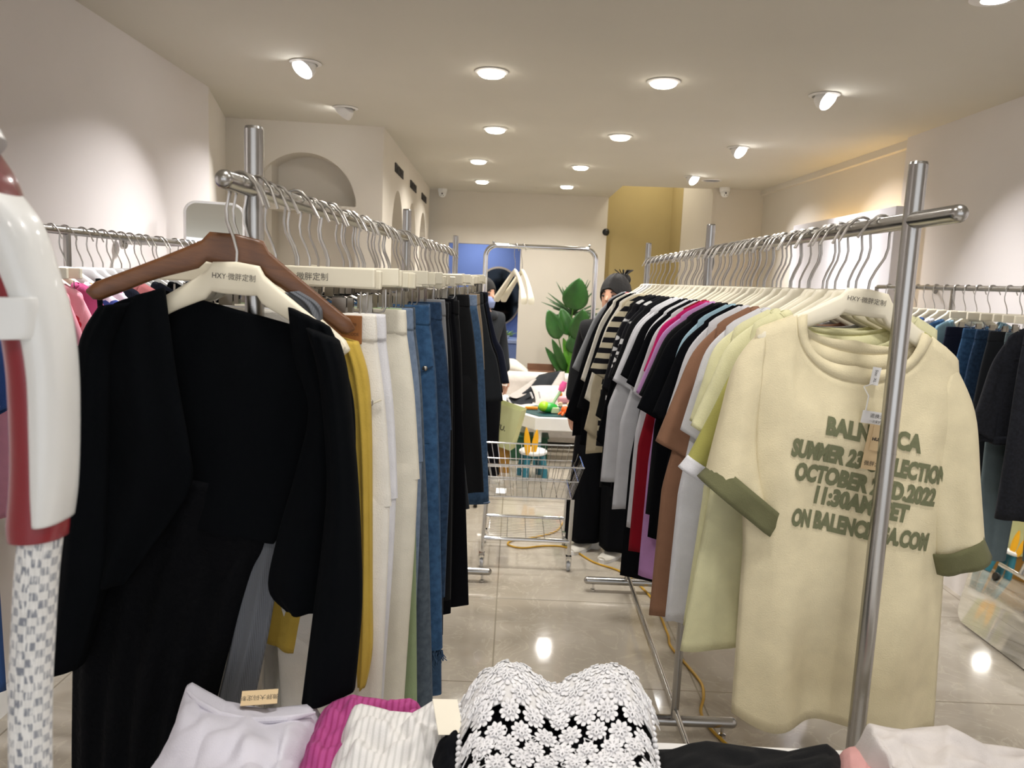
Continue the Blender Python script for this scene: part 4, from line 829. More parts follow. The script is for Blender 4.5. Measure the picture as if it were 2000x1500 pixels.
for px_, lab in ((1008, 'thick cream hanger on the chrome rack, left of the pair'), (1022, 'thick cream hanger on the chrome rack, right of the pair')):
    x = atY(px_, 480, 5.3).x; t = thing('coat_hanger', lab, 'hanger', (x, 5.3, zt), math.radians(-62), 'pair of hangers on the chrome rack')
    build(MB().tube([(p[0]*1.2, p[1], p[2]*1.2) for p in hook_path(1, -.10)[:-1]]+[(0, 0, -.16)], .002, 8), 'hook', wire, t)
    R = []
    for i in range(31):
        u = -1+i/15; a = abs(u); zt_ = -.15-.02*a-.17*a**1.3; R.append(ring_rr(u*.2, zt_, zt_-(.035+.01*a), .018+.030*a*a, dy=-.03*a*a))
    build(MB().loft(R), 'hanger_body', cream, t, auto=60)
# ---------------------------------------------------------------- cart
ct = thing('basket_cart', 'chrome wire basket cart on casters standing at the end of the aisle', 'cart', (.1, 4.25, 0)); O = V3((.1, 4.25, 0))
xs0, xs1, y0, y1 = -.125, .345, 4.00, 4.40
bk = MB(); zb, zr = .40, .58; ex = .055
fr = []
def rect(x0, x1, y0, y1, z): return [(x0, y0, z), (x1, y0, z), (x1, y1, z), (x0, y1, z)]
r0_, r1_ = rect(xs0, xs1, y0, y1, zb), rect(xs0-ex, xs1+ex, y0-.03, y1+.12, zr)
for R_, r in ((r0_, .004), (r1_, .0045)):
    for i in range(4): bk.tube([R_[i], R_[(i+1) % 4]], r, 6)
rm = [tuple(V3(a).lerp(V3(b), .55)) for a, b in zip(r0_, r1_)]
for i in range(4): bk.tube([rm[i], rm[(i+1) % 4]], .003, 6)
for i in range(4):
    n = 16 if i % 2 == 0 else 12
    for k in range(n+1):
        a = V3(r0_[i]).lerp(V3(r0_[(i+1) % 4]), k/n); b = V3(r1_[i]).lerp(V3(r1_[(i+1) % 4]), k/n); bk.tube([a, b], .0016, 5)
for k in range(1, 20): y = y0+(y1-y0)*k/20; bk.tube([(xs0, y, zb), (xs1, y, zb)], .0015, 5)
for k in range(1, 6): x = xs0+(xs1-xs0)*k/6; bk.tube([(x, y0, zb), (x, y1, zb)], .0022, 5)
build(bk, 'wire_basket', chrome, ct, origin=O)
for x in (xs0, xs1):
    for y, dy in ((y0, -.0), (y1, .02)):
        l = build(MB().tube([(x, y, .09), (x+(.006 if x > 0 else .012), y, zb)], .011, 12), 'leg', chrome, ct, origin=O)
        m = MB(); m.lathe([(.001, -.009), (.024, -.009), (.028, 0), (.024, .009), (.001, .009)], c=(x, y, .028), m=Matrix.Rotation(PI/2, 3, 'Y')); cs = build(m, 'caster', mat('clear_wheel', '#b9bcc0', .2, .3), l, origin=O)
        m = MB(); m.box((x-.013, y, .05), (.003, .035, .05)); m.box((x+.013, y, .05), (.003, .035, .05)); m.box((x, y, .078), (.03, .035, .012)); build(m, 'caster_fork', chrome, l, smooth=False, origin=O)
for y in (y0, y1): build(MB().tube([(xs0, y, .165), (xs1, y, .165)], .011, 12), 'shelf_bar', chrome, ct, origin=O)
sh = MB()
for k in range(1, 14): y = y0+(y1-y0)*k/14; sh.tube([(xs0+.02, y, .165), (xs1-.02, y, .165)], .0018, 5)
for k in range(5): x = xs0+.03+(xs1-xs0-.06)*k/4; sh.tube([(x, y0, .163), (x, y1, .163)], .0022, 5)
build(sh, 'wire_shelf', chrome, ct, origin=O)
pt = MB().box((-.035, 4.06, .412), (.055, .10, .004)); o = build(pt, 'paper_slip', tagw, None, smooth=False, origin=(-.035, 4.06, .41)); tag(o, 'white paper slip lying in the wire basket of the cart', 'paper')
# ---------------------------------------------------------------- bunny stool
teal = mat('teal_plastic', '#2a6f80', .4, var=.03); yel = mat('yellow_plastic', '#f2b31c', .35); 
bsx, bsy = .19, 5.98
bs = thing('bunny_stool', 'white and teal toddler stool with yellow rabbit-ear backrest', 'stool', (bsx, bsy, 0), math.radians(15))
build(MB().lathe([(.001, .19), (.10, .19), (.112, .2), (.112, .215), (.10, .224), (.001, .226)], seg=36), 'seat', whitep, bs)
for a in (45, 135, 225, 315):
    a = math.radians(a); c, s = math.cos(a), math.sin(a)
    build(MB().tube([(.115*c, .115*s, 0), (.10*c, .10*s, .1), (.082*c, .082*s, .192)], [.029, .027, .025], 16), 'leg', teal, bs)
ear = MB()
for s in (-1, 1):
    R = []
    for i in range(13):
        q = i/12; wv = .022*math.sin(PI*min(1, .12+q*.92))**.6+.004; R.append([V3((s*(.022+.022*q)-.045+wv*math.cos(2*PI*k/14), -.085+.008*math.sin(2*PI*k/14), .20+.20*q+(0.02 if s < 0 else 0)*q)) for k in range(14)])
    ear.loft(R)
build(ear, 'rabbit_ear_back', yel, bs)
# table and toys
TX, TY = .22, 6.35
tb = thing('play_table', 'low white play table with dark green top and teal legs', 'table', (.5, 6.6, 0)); O = V3((.5, 6.6, 0))
poly = [(.205, 6.33), (.85, 6.33), (.95, 6.45), (.95, 6.95), (.2, 6.95), (.06, 6.75), (.06, 6.55)]
build(MB().prism(poly, .31, .42), 'apron', whitep, tb, smooth=False, bevel=.006, origin=O)
ins = [(.235, 6.37), (.83, 6.37), (.92, 6.48), (.92, 6.92), (.22, 6.92), (.10, 6.74), (.10, 6.57)]
build(MB().prism(ins, .418, .428), 'top', mat('deep_green_top', '#0f4548', .5), tb, smooth=False, origin=O)
for x, y in ((.235, 6.40), (.83, 6.40), (.11, 6.72), (.88, 6.88)):
    l = build(MB().tube([(x, y, 0), (x, y, .2)], .033, 18), 'leg', teal, tb, origin=O); build(MB().tube([(x, y, .2), (x, y, .32)], .034, 18), 'leg_top', whitep, l, origin=O)
def toyloc(px, py): p = atZ(px, py, .428); return p
p = toyloc(1070, 806); tv = thing('toy_vacuum', 'green and lime toy vacuum with pink handle knob', 'toy', p)
g1 = mat('toy_green', '#2aa53c', .3); g2 = mat('toy_lime', '#a5d92a', .25); pk = mat('toy_pink', '#ef5fa0', .35); og = mat('toy_orange', '#f46a1c', .4); og2 = mat('toy_amber', '#f09a20', .4); pp = mat('toy_blush', '#e8a3ad', .4)
build(MB().ball((0, 0, .045), (.09, .06, .045)), 'body', g1, tv); build(MB().ball((-.035, -.01, .055), (.05, .055, .045)), 'dust_bowl', g2, tv)
build(MB().box((.06, -.035, .03), (.07, .04, .05)), 'nozzle', mat('toy_clear', '#c6e0b4', .2), tv, smooth=False, bevel=.006)
build(MB().tube([(.03, 0, .06), (.075, .02, .14), (.11, .03, .20)], .013, 12), 'handle', mat('toy_pale_green', '#a9cfa2', .25), tv)
build(MB().tube([(.105, .03, .19), (.12, .03, .23), (.135, .03, .27)], [.026, .032, .022], 14), 'knob', pk, tv)
p = toyloc(1104, 798)+V3((0, .12, 0)); bus = thing('toy_bus', 'blush pink toy bus with cream wheels behind the orange toy', 'toy', p)
build(MB().box((0, 0, .06), (.13, .07, .075)), 'body', pp, bus, smooth=False, bevel=.025)
for x in (-.04, .04): build(MB().lathe([(.001, -.01), (.018, -.01), (.022, 0), (.018, .01), (.001, .01)], c=(x, -.038, .024), m=mY), 'wheel', mat('toy_cream', '#f0d9b0', .4), bus)
build(MB().ball((-.045, 0, .11), (.022, .022, .025)), 'figure', og2, bus)
p = toyloc(1103, 812); ot = thing('toy_octopus', 'orange octopus-shaped toy near the right edge of the play table', 'toy', p)
build(MB().ball((0, 0, .05), (.035, .03, .035)), 'head', og, ot)
for k in range(6): a = 2*PI*k/6; build(MB().tube([(0, 0, .035), (.035*math.cos(a), .03*math.sin(a), .025), (.055*math.cos(a), .045*math.sin(a), .008)], [.014, .012, .008], 10), 'arm', og, ot)
p = toyloc(1038, 800); oc = thing('toy_gear_strip', 'amber toothed toy strip at the left edge of the play table', 'toy', p); m_ = MB().box((0, 0, .016), (.11, .04, .02))
for k in range(7): m_.box((-.05+k*.0167, -.024, .016), (.008, .014, .02))
build(m_, 'strip', og2, oc, smooth=False, bevel=.002)
gb = thing('storage_box', 'dark green box on the floor under the play table', 'box', (.16, 6.62, 0)); build(MB().box((0, 0, .1), (.34, .2, .2)), 'body', mat('box_green', '#1d5138', .6), gb, smooth=False, bevel=.006); build(MB().box((0, 0, .208), (.36, .22, .016)), 'lid', MATS['box_green'], gb, smooth=False, bevel=.003)
# carton and paper bag
cx_ = thing('carton', 'ochre cardboard carton beneath the tilted paper bag', 'box', (-.145, 6.2, 0)); kraft = mat('ochre_card', '#a87c35', .8, var=.05)
build(MB().box((0, 0, .115), (.30, .26, .23)), 'body', kraft, cx_, smooth=False, bevel=.003); build(MB().box((0, -.0, .232), (.31, .27, .006)), 'lid', kraft, cx_, smooth=False)
bgp = V3((-.125, 6.14, .235)); bg = thing('paper_bag', 'pale yellow-green paper shopping bag with black ribbon handle', 'bag', bgp); bg.rotation_euler = (0, math.radians(14), math.radians(-18))
paper = mat('bag_paper', '#c9cd9a', .7, var=.03); pb = MB(); hw_, hd_, hh = .165, .07, .34
pb.grid([[V3((-hw_, -hd_, z)), V3((hw_, -hd_, z)), V3((hw_, 0, z)) if z in (0, hh) else V3((hw_-.012, 0, z)), V3((hw_, hd_, z)), V3((-hw_, hd_, z)), V3((-hw_, 0, z))] for z in (0, .16, hh)], cu=True); pb.box((0, 0, .001), (2*hw_, 2*hd_, .002))
build(pb, 'body', paper, bg, smooth=False, solid=.002)
build(MB().grid([[V3((-.045+.02*math.sin(q*3)+dx, -hd_-.006, .30-.24*q)) for dx in (-.012*math.sin(PI*q)-.002, .012*math.sin(PI*q)+.002)] for q in [i/10 for i in range(11)]]), 'ribbon', FB['black'], bg, solid=.002)
put_text('ANYU.', .055, lambda x, y: V3((x+.0, -hd_-.0025, .155+y)), 'bag_print', ink, bg, bold=.0012)
gbag = thing('grey_bag', 'small grey paper bag wedged beside the yellow-green bag', 'bag', (-.29, 6.1, .238)); build(MB().box((0, 0, .12), (.12, .08, .24)), 'body', FB['grey'], gbag, smooth=False, bevel=.004); build(MB().tube([(-.03, 0, .235), (-.03, 0, .28), (.03, 0, .28), (.03, 0, .235)], .003), 'handle', FB['black'], gbag)
# sofa
sofam = cloth('sofa_boucle', '#ddd6cf', bump=(200, .5)); sf = thing('sofa', 'low cream rounded sofa against the far wall', 'sofa', (.35, 7.5, 0))
def rbox(c, d, name, r=.07, m=sofam): return build(MB().box(c, d), name, m, sf, bevel=r)
b = rbox((0, -.02, .17), (1.6, .85, .24), 'base', .06); b = rbox((0, -.06, .33), (1.5, .75, .12), 'seat_cushion', .05); b = rbox((0, .36, .39), (1.65, .2, .46), 'backrest', .09)
rbox((.78, 0, .32), (.2, .86, .34), 'armrest', .08); rbox((-.78, 0, .32), (.2, .86, .34), 'armrest', .08)
for x in (-.7, .7):
    for y in (-.36, .3): build(MB().tube([(x, y, 0), (x, y, .06)], .022), 'leg', black_m, sf)
def drape(pts_fn, nu, nv, name, m, label, cat, origin, solid=.006):
    P = [[pts_fn(i/nu, j/nv) for i in range(nu+1)] for j in range(nv+1)]; t = build(MB().grid(P), name, m, None, origin=origin, solid=solid, auto=0); return tag(t, label, cat)
# cushions
def cushion(c, d, rz, rx, label, m):
    R = []
    t = thing('cushion', label, 'cushion', c); t.rotation_euler = (rx, 0, rz); mb = MB(); n = 16
    for side in (-1, 1):
        P = []
        for i in range(n+1):
            row = []
            for j in range(n+1):
                u = -1+2*i/n; v = -1+2*j/n; h = (max(0, 1-u*u)*max(0, 1-v*v))**.45; row.append(V3((u*d[0]*(1-.07*(1-v*v)), v*d[1]*(1-.07*(1-u*u)), side*d[2]*h)))
            P.append(row)
        mb.grid(P)
    build(mb, 'cover', m, t); return t
cuw = cloth('cushion_linen', '#d4cdc8'); cushion(atY(1075, 772, 7.35)+V3((0, 0, .0)), (.17, .15, .055), .2, .5, 'pale grey cushion lying under the varsity jacket sleeve', cuw)
cushion(atY(1112, 775, 7.5), (.16, .16, .06), -.3, .9, 'pale cushion leaning in the sofa corner behind the toy bus', cuw)
jk = thing('varsity_jacket', 'black and grey varsity jacket thrown over the sofa back', 'jacket', atY(1060, 755, 7.5)); O = V3(jk.location)
def pxr(rows, y): return px_rows(rows, y)
build(loft_rows([(atY(1052, 733, 7.72), atY(1098, 724, 7.74)), (atY(1040, 745, 7.6), atY(1092, 738, 7.62)), (atY(1022, 762, 7.45), atY(1076, 762, 7.5)), (atY(992, 778, 7.3), atY(1044, 778, 7.35)), (atY(990, 785, 7.2), atY(1040, 791, 7.22))], .05, folds=(.02, 2, 0), sub=5), 'body', FB['charcoal'], jk, origin=O, auto=0)
build(loft_rows([(atY(1094, 726, 7.7), atY(1103, 726, 7.7)), (atY(1082, 745, 7.55), atY(1102, 750, 7.55)), (atY(1072, 764, 7.42), atY(1098, 770, 7.42)), (atY(1074, 776, 7.35), atY(1088, 778, 7.35))], .04, folds=(.01, 1, 0), sub=5), 'sleeve', FB['grey'] if 0 else cloth('sleeve_grey', '#b9b2ac'), jk, origin=O, auto=0)
build(loft_rows([(atY(1040, 742, 7.62), atY(1048, 740, 7.62)), (atY(1012, 762, 7.45), atY(1030, 768, 7.4)), (atY(994, 772, 7.3), atY(1010, 778, 7.25))], .04, sub=5), 'sleeve', MATS['sleeve_grey'], jk, origin=O, auto=0)
for a, b in (((990, 782), (1002, 786)), ((1036, 772), (1044, 774)), ((1052, 770), (1058, 774))): build(MB().tube([atY(a[0], a[1]-6, 7.16), atY(b[0]-3, b[1]+4, 7.16)], .009, 8), 'white_band', FB['white'], jk, origin=O)
# bench behind sofa with cloth
bn = thing('wooden_bench', 'dark brown wooden ledge behind the sofa', 'bench', (-.05, 8.35, 0)); wd = mat('dark_wood', '#6a4a35', .45, kind='wood', col2='#7d5a42', scale=8, stretch=(1, 6, 6))
build(MB().box((0, 0, .55), (1.05, .35, .05)), 'top', wd, bn, smooth=False, bevel=.005)
for x in (-.45, .45): build(MB().box((x, 0, .265), (.05, .3, .53)), 'leg', wd, bn, smooth=False)
build(MB().box((.36, .1, .61), (.3, .03, .07)), 'back_strip', wd, bn, smooth=False)
hp = V3((-.05, 8.3, .575)); drape(lambda u, v: V3((-.25+.42*u, 8.2+.25*v, .577+.12*max(0, math.sin(PI*u))*math.sin(PI*v)**.5+.02*noise.noise(V3((u*5, v*5, 0)))*math.sin(PI*u)*math.sin(PI*v))), 20, 14, 'folded_cloth', FB['offwhite'], 'crumpled off-white cloth heaped on the brown ledge', 'cloth', hp)
drape(lambda u, v: V3((-.5+.35*u, 8.2+.25*v, .577+.09*max(0, math.sin(PI*u))*math.sin(PI*v)**.5+.02*noise.noise(V3((u*5, v*5, 3)))*math.sin(PI*u)*math.sin(PI*v))), 20, 14, 'folded_cloth', FB['black'], 'crumpled black cloth beside the off-white heap', 'cloth', V3((-.33, 8.3, .577)))
# ---------------------------------------------------------------- plants
leafm = mat('glossy_leaf', '#28581f', .35, var=.25, vscale=9); leafl = mat('young_leaf', '#5b9a2a', .4, var=.2, vscale=9); stemm = mat('stem_green', '#4a7a2a', .5)
def leaf(mb, base, tip, wid, bend=0., n=12, nrm=None):
    base = V3(base); tip = V3(tip); ax = tip-base; L_ = ax.length; a = ax.normalized(); view = nrm or V3((0, -1, .3)); s = a.cross(view).normalized(); up = s.cross(a).normalized(); P = []
    for i in range(n+1):
        q = i/n; w_ = wid*(math.sin(PI*min(1, q**.75*.985+.01)))**.75+.0015; c = base+ax*q+up*(bend*math.sin(PI*q)*L_)
        P.append([c+s*(w_*k/3)+up*(abs(k)/3*w_*.28) for k in (-3, -2, -1, 0, 1, 2, 3)])
    mb.grid(P)
PB = V3((.60, 8.45, 0)); pl = thing('potted_plant', 'tall green broad-leaved plant standing behind the sofa', 'plant', PB)
build(MB().lathe([(.001, 0), (.13, 0), (.16, .28), (.15, .28), (.13, .25), (.001, .25)], seg=28), 'pot', mat('grey_pot', '#5c5f63', .6), pl)
y_ = 8.42
LV = [((1105, 700), (1133, 543), 25), ((1098, 690), (1070, 605), 17), ((1112, 690), (1096, 602), 16), ((1118, 700), (1140, 604), 22), ((1118, 710), (1122, 650), 15), ((1130, 700), (1152, 655), 13), ((1108, 735), (1078, 662), 9), ((1105, 740), (1065, 678), 8), ((1120, 730), (1100, 660), 9), ((1115, 750), (1122, 690), 10), ((1100, 752), (1140, 690), 9), ((1108, 760), (1078, 690), 7), ((1128, 758), (1150, 690), 8)]
spec_l = {0: (1118, 606), 1: (1092, 662), 2: (1112, 655), 3: (1128, 665), 4: (1118, 690), 5: (1135, 690)}
for i, (b_, t_, w_) in enumerate(LV):
    bb = atY(*b_, y_); tt = atY(*t_, y_-.08+.05*(i % 3)); k = 8.4/1502
    m_ = MB(); st_ = atY(*spec_l[i], y_-.03) if i in spec_l else bb.lerp(tt, .15)
    leaf(m_, st_, tt, w_*k, .04); lf = build(m_, 'leaf', leafl if i in (8, 10, 9) else leafm, pl, origin=PB, solid=.002)
    build(MB().tube([PB+V3((0, 0, .25)), bb.lerp(PB+V3((0, 0, .5)), .5), st_+(tt-st_)*.05], [.012, .009, .006], 8), 'stalk', stemm, lf, origin=PB)
sk = MB()
for k in range(46):
    a = math.radians(random.uniform(-35, 215)); c = atY(1120, 610, y_+.08); L_ = random.uniform(.22, .42); tip = c+V3((math.cos(a)*L_*.9, random.uniform(-.05, .1), math.sin(a)*L_)); leaf(sk, c+V3((0, 0, -.03)), tip, .010, .03, 6)
sk.tube([PB+V3((.02, .1, .25)), atY(1120, 640, y_+.08)], [.014, .009], 8)
build(sk, 'spiky_crown', mat('dusty_leaf', '#3d5a36', .5), pl, origin=PB, solid=.0015)
# ---------------------------------------------------------------- floor things
ycord = mat('yellow_cord', '#c79a25', .5); cp = [(1140, 993), (1105, 1015), (1085, 1038), (1040, 1050), (1000, 1056), (993, 1064), (1020, 1070), (1065, 1066), (1110, 1070), (1160, 1098), (1215, 1118), (1270, 1165), (1303, 1235), (1310, 1262), (1345, 1303), (1370, 1335), (1374, 1362), (1369, 1390), (1385, 1420), (1425, 1460), (1480, 1520)]
P = [atZ(x, y, .006) for x, y in cp]; Q = []
for i in range(len(P)-1):
    p0, p1, p2, p3 = P[max(0, i-1)], P[i], P[i+1], P[min(len(P)-1, i+2)]
    for k in range(6):
        q = k/6; Q.append(.5*((2*p1)+(p2-p0)*q+(2*p0-5*p1+4*p2-p3)*q*q+(3*p1-p0-3*p2+p3)*q**3))
tag(build(MB().tube(Q, .0055, 8), 'power_cord', ycord, origin=P[0]), 'yellow power cord winding across the marble floor', 'cord')
tr = thing('plastic_tray', 'small white plastic tub on the floor beside the cart', 'tub', (.50, 4.42, 0), math.radians(-22)); R = []
for w_, d_, z in ((.075, .048, 0), (.09, .06, .055), (.096, .066, .056), (.088, .057, .056), (.073, .045, .006)): R.append([V3((x*w_/.09 if 0 else x, y, z)) for x, y in rounded_rect(2*w_, 2*d_, .02, 4)])
build(MB().loft(R), 'body', whitep, tr, auto=25); build(MB().box((-.075, -.055, .056), (.04, .03, .003)), 'lip', whitep, tr, smooth=False)
# ---------------------------------------------------------------- people
skin = mat('skin', '#c99a80', .55, bump=(300, .1)); hairm = mat('black_hair', '#0c0908', .6, bump=(300, .8), stretch=(8, 8, 1)); eyem = mat('eye_dark', '#120c0a', .2); lipm = mat('lips', '#a35a55', .5)
def skinmesh(name, m, parent, verts, edges, sub=2):
    me = bpy.data.meshes.new(name); me.from_pydata([v[:3] for v in verts], edges, []); me.materials.append(m); o = bpy.data.objects.new(name, me); C.objects.link(o); o.parent = parent
    md = o.modifiers.new('skin', 'SKIN'); md.use_smooth_shade = True
    for i, v in enumerate(verts):
        r = v[3] if isinstance(v[3], tuple) else (v[3], v[3]); me.skin_vertices[0].data[i].radius = r
    me.skin_vertices[0].data[0].use_root = True
    s = o.modifiers.new('s', 'SUBSURF'); s.levels = sub; s.render_levels = sub; return o
def head(parent, z, mask=None, bun=False):
    h = MB(); R = []
    prof = [(-.115, .028, .03, -.02), (-.105, .045, .05, -.02), (-.085, .056, .066, -.012), (-.055, .064, .078, -.006), (-.02, .069, .086, 0), (.015, .072, .091, .002), (.05, .072, .092, .004), (.08, .064, .082, .006), (.10, .046, .06, .008), (.112, .02, .028, .01), (.115, .004, .005, .01)]
    for zz, rx, ry, cy in prof:
        ring = []
        for k in range(32):
            a = 2*PI*k/32; x = rx*math.sin(a); y = cy-ry*math.cos(a); fr = max(0, math.cos(a))
            if fr > .97 and -.03 < zz < .0: y -= .016
            if fr > .97 and -.03 > zz > -.06: y -= .006
            if .8 < fr < .97 and .0 < zz < .03: y += .006
            ring.append(V3((x, y, z+zz)))
        R.append(ring)
    h.loft(R); n = len(h.v)
    for s in (-1, 1): h.ball((s*.073, .012, z-.012), (.01, .018, .03), 10, 8)
    h.tube([(0, -.082, z+.012), (0, -.098, z-.015), (0, -.104, z-.027)], [.006, .009, .011], 8); h.tube([(0, .02, z-.08), (0, .025, z-.19)], [.048, .052], 18)
    ho = build(h, 'head', skin, parent, sub=1)
    for s in (-1, 1): build(MB().ball((s*.03, -.079, z+.003), (.012, .008, .0055), 12, 8), 'eye', eyem, ho); build(MB().tube([(s*.045, -.074, z+.022), (s*.03, -.084, z+.027), (s*.016, -.085, z+.023)], .0028, 6), 'eyebrow', hairm, ho)
    build(MB().tube([(-.022, -.082, z-.058), (0, -.091, z-.056), (.022, -.082, z-.058)], [.002, .006, .002], 8), 'mouth', lipm, ho)
    hr = MB(); R = []
    for i in range(9):
        t_ = i/8*PI*.62; ring = []
        for k in range(32):
            a = 2*PI*k/32; fr = max(0, math.cos(a)); tt = t_*(1-.42*fr**1.2)*1.12
            ring.append(V3((.082*math.sin(tt+.001)*math.sin(a), .008-.102*math.sin(tt+.001)*math.cos(a), z+.012+.114*math.cos(tt)+.003*math.sin(a*9))))
        R.append(ring)
    hr.loft(R, cap=True); hr.ball((0, .075, z-.02), (.06, .04, .07), 16, 10)
    if bun:
        hr.ball((0, .085, z+.095), (.042, .042, .036), 16, 10)
        for k in range(14): a = random.uniform(0, 2*PI); hr.tube([(0, .085, z+.11), (.04*math.cos(a), .085+.04*math.sin(a), z+.14), (.055*math.cos(a), .085+.055*math.sin(a), z+.15)], .0013, 4)
    build(hr, 'hair', hairm, ho, solid=.004)
    if mask:
        mk = MB(); R = []
        for i in range(8):
            zz = z-.015-.085*i/7; R.append([V3((.062*math.sin(a)*(1-.15*i/7), -.006-(.098-.012*abs(i-3)/3)*math.cos(a), zz)) for a in [-1.25+2.5*k/14 for k in range(15)]])
        mk.grid(R); build(mk, 'face_mask', mask, ho, solid=.003)
def hand(parent, wrist, side, d=V3((0, 0, -1))):
    w_ = V3(wrist); V = [tuple(w_)+(.022,), tuple(w_+d*.035)+((.034, .017),), tuple(w_+d*.075)+((.036, .014),)]; E_ = [(0, 1), (1, 2)]
    o = skinmesh('palm', skin, parent, V, E_)
    for k, (off, l) in enumerate(((-.028, .062), (-.009, .072), (.010, .067), (.028, .052))):
        b = w_+d*.078+V3((0, off, 0)); c = V3((-side*.012, 0, 0))
        skinmesh('finger', skin, o, [tuple(b)+(.0088,), tuple(b+d*l*.45+c*.4)+(.0082,), tuple(b+d*l*.8+c*1.2)+(.0075,), tuple(b+d*l+c*2)+(.006,)], [(0, 1), (1, 2), (2, 3)], 1)
    b = w_+d*.03+V3((0, -.028, 0)); skinmesh('thumb', skin, o, [tuple(b)+(.011,), tuple(b+d*.028+V3((-side*.006, -.018, 0)))+(.010,), tuple(b+d*.055+V3((-side*.014, -.024, 0)))+(.008,)], [(0, 1), (1, 2)], 1)
def person(loc, rz, ht, label, topm, legm, mask=None, bun=False, wide=False, puffer=None):
    t = thing('person', label, 'person', loc, rz); k = ht/1.62
    Z = lambda z: z*k
    # body: one continuous surface pelvis-torso-neck-arms-legs
    V = [(0, 0, Z(.90), (.145, .10)), (0, .005, Z(1.02), (.125, .09)), (0, .005, Z(1.18), (.135, .095)), (0, .01, Z(1.30), (.14, .09)), (0, .015, Z(1.37), (.06, .055)), (0, .02, Z(1.42), .05),
         (-.155, .01, Z(1.31), .052), (-.20, .0, Z(1.08), .042), (-.205, -.05, Z(.85), .03), (.155, .01, Z(1.31), .052), (.20, .0, Z(1.08), .042), (.205, -.05, Z(.85), .03),
         (-.085, 0, Z(.80), .09), (-.09, -.005, Z(.46), .058), (-.095, .01, Z(.09), .04), (.085, 0, Z(.80), .09), (.09, -.005, Z(.46), .058), (.095, .01, Z(.09), .04)]
    E_ = [(0, 1), (1, 2), (2, 3), (3, 4), (4, 5), (3, 6), (6, 7), (7, 8), (3, 9), (9, 10), (10, 11), (0, 12), (12, 13), (13, 14), (0, 15), (15, 16), (16, 17)]
    skinmesh('body', skin, t, V, E_)
    up = V[:4]; e = .018
    TV = [(0, 0, Z(.93), (.17, .125)), (0, .005, Z(1.05), (.155, .115)), (0, .005, Z(1.18), (.16, .118)), (0, .01, Z(1.31), (.155, .10)), (-.165, .01, Z(1.31), .066), (-.21, 0, Z(1.08), .056), (-.213, -.048, Z(.87), .046), (.165, .01, Z(1.31), .066), (.21, 0, Z(1.08), .056), (.213, -.048, Z(.87), .046), (0, .015, Z(1.38), .072)]
    skinmesh('top', topm, t, TV, [(0, 1), (1, 2), (2, 3), (3, 4), (4, 5), (5, 6), (3, 7), (7, 8), (8, 9), (3, 10)])
    for s in (-1, 1):
        wv = .115 if wide else .075
        rows = [(V3((s*.002, 0, Z(.93))), V3((s*.165, 0, Z(.93)))), (V3((s*.0, 0, Z(.70))), V3((s*.19, 0, Z(.70)))), (V3((s*.1-s*wv*.9, 0, Z(.35))), V3((s*.1+s*wv, 0, Z(.35)))), (V3((s*.105-s*wv*.85, -.01, Z(.055))), V3((s*.105+s*wv, -.01, Z(.055))))]
        if s < 0: rows = [(b, a) for a, b in rows]
        build(loft_rows(rows, .095, folds=(.008, 2, s), sub=6, n=36, e=1), 'trouser_leg', legm, t, auto=0)
        sh = MB(); R = []
        for i in range(12):
            q = i/11; y = .085-.25*q; w_ = .036+.012*math.sin(PI*min(1, q*1.05)) if q < .85 else .047*(1-(q-.85)*3.2); hh_ = .075-.045*smooth01(q*1.3) if q < .9 else .03
            R.append([V3((s*.1+w_*math.cos(a), y, .004+max(0, (hh_/2+.0)*(1+math.sin(a))))) for a in [2*PI*j/14 for j in range(14)]])
        sh.loft(R); so = build(sh, 'shoe', FB['offwhite'], t); sl_ = MB()
        sl_.prism([(s*.1+.05*math.cos(a)*(1 if math.sin(a) < 0 else .85), -.04+.135*math.sin(a)) for a in [2*PI*j/24 for j in range(24)]], 0, .022); build(sl_, 'sole', whitep, so, auto=30)
    for s in (-1, 1): hand(t, (s*.205, -.055, Z(.855)), s)
    head(t, Z(1.62)-.118, mask, bun)
    if puffer:
        cf = MB(); cf.tube([(.1*math.cos(a), .02+.085*math.sin(a), Z(1.34)+.01*math.sin(a)) for a in [2*PI*j/20 for j in range(20)]], .035, 12, closed=True); build(cf, 'hood', puffer, t)
    return t
maskm = cloth('blue_mask', '#8f9cc4')
person((-.235, 5.75, 0), math.radians(48), 1.555, 'person in a pale mask and dark puffer jacket behind the left rack', FB['charcoal'], FB['black'], mask=maskm, puffer=FB['charcoal'])
person((.555, 4.33, 0), math.radians(-35), 1.60, 'person with bun, wide black trousers and white sneakers behind the right rack', FB['black2'], FB['black'], bun=True, wide=True)
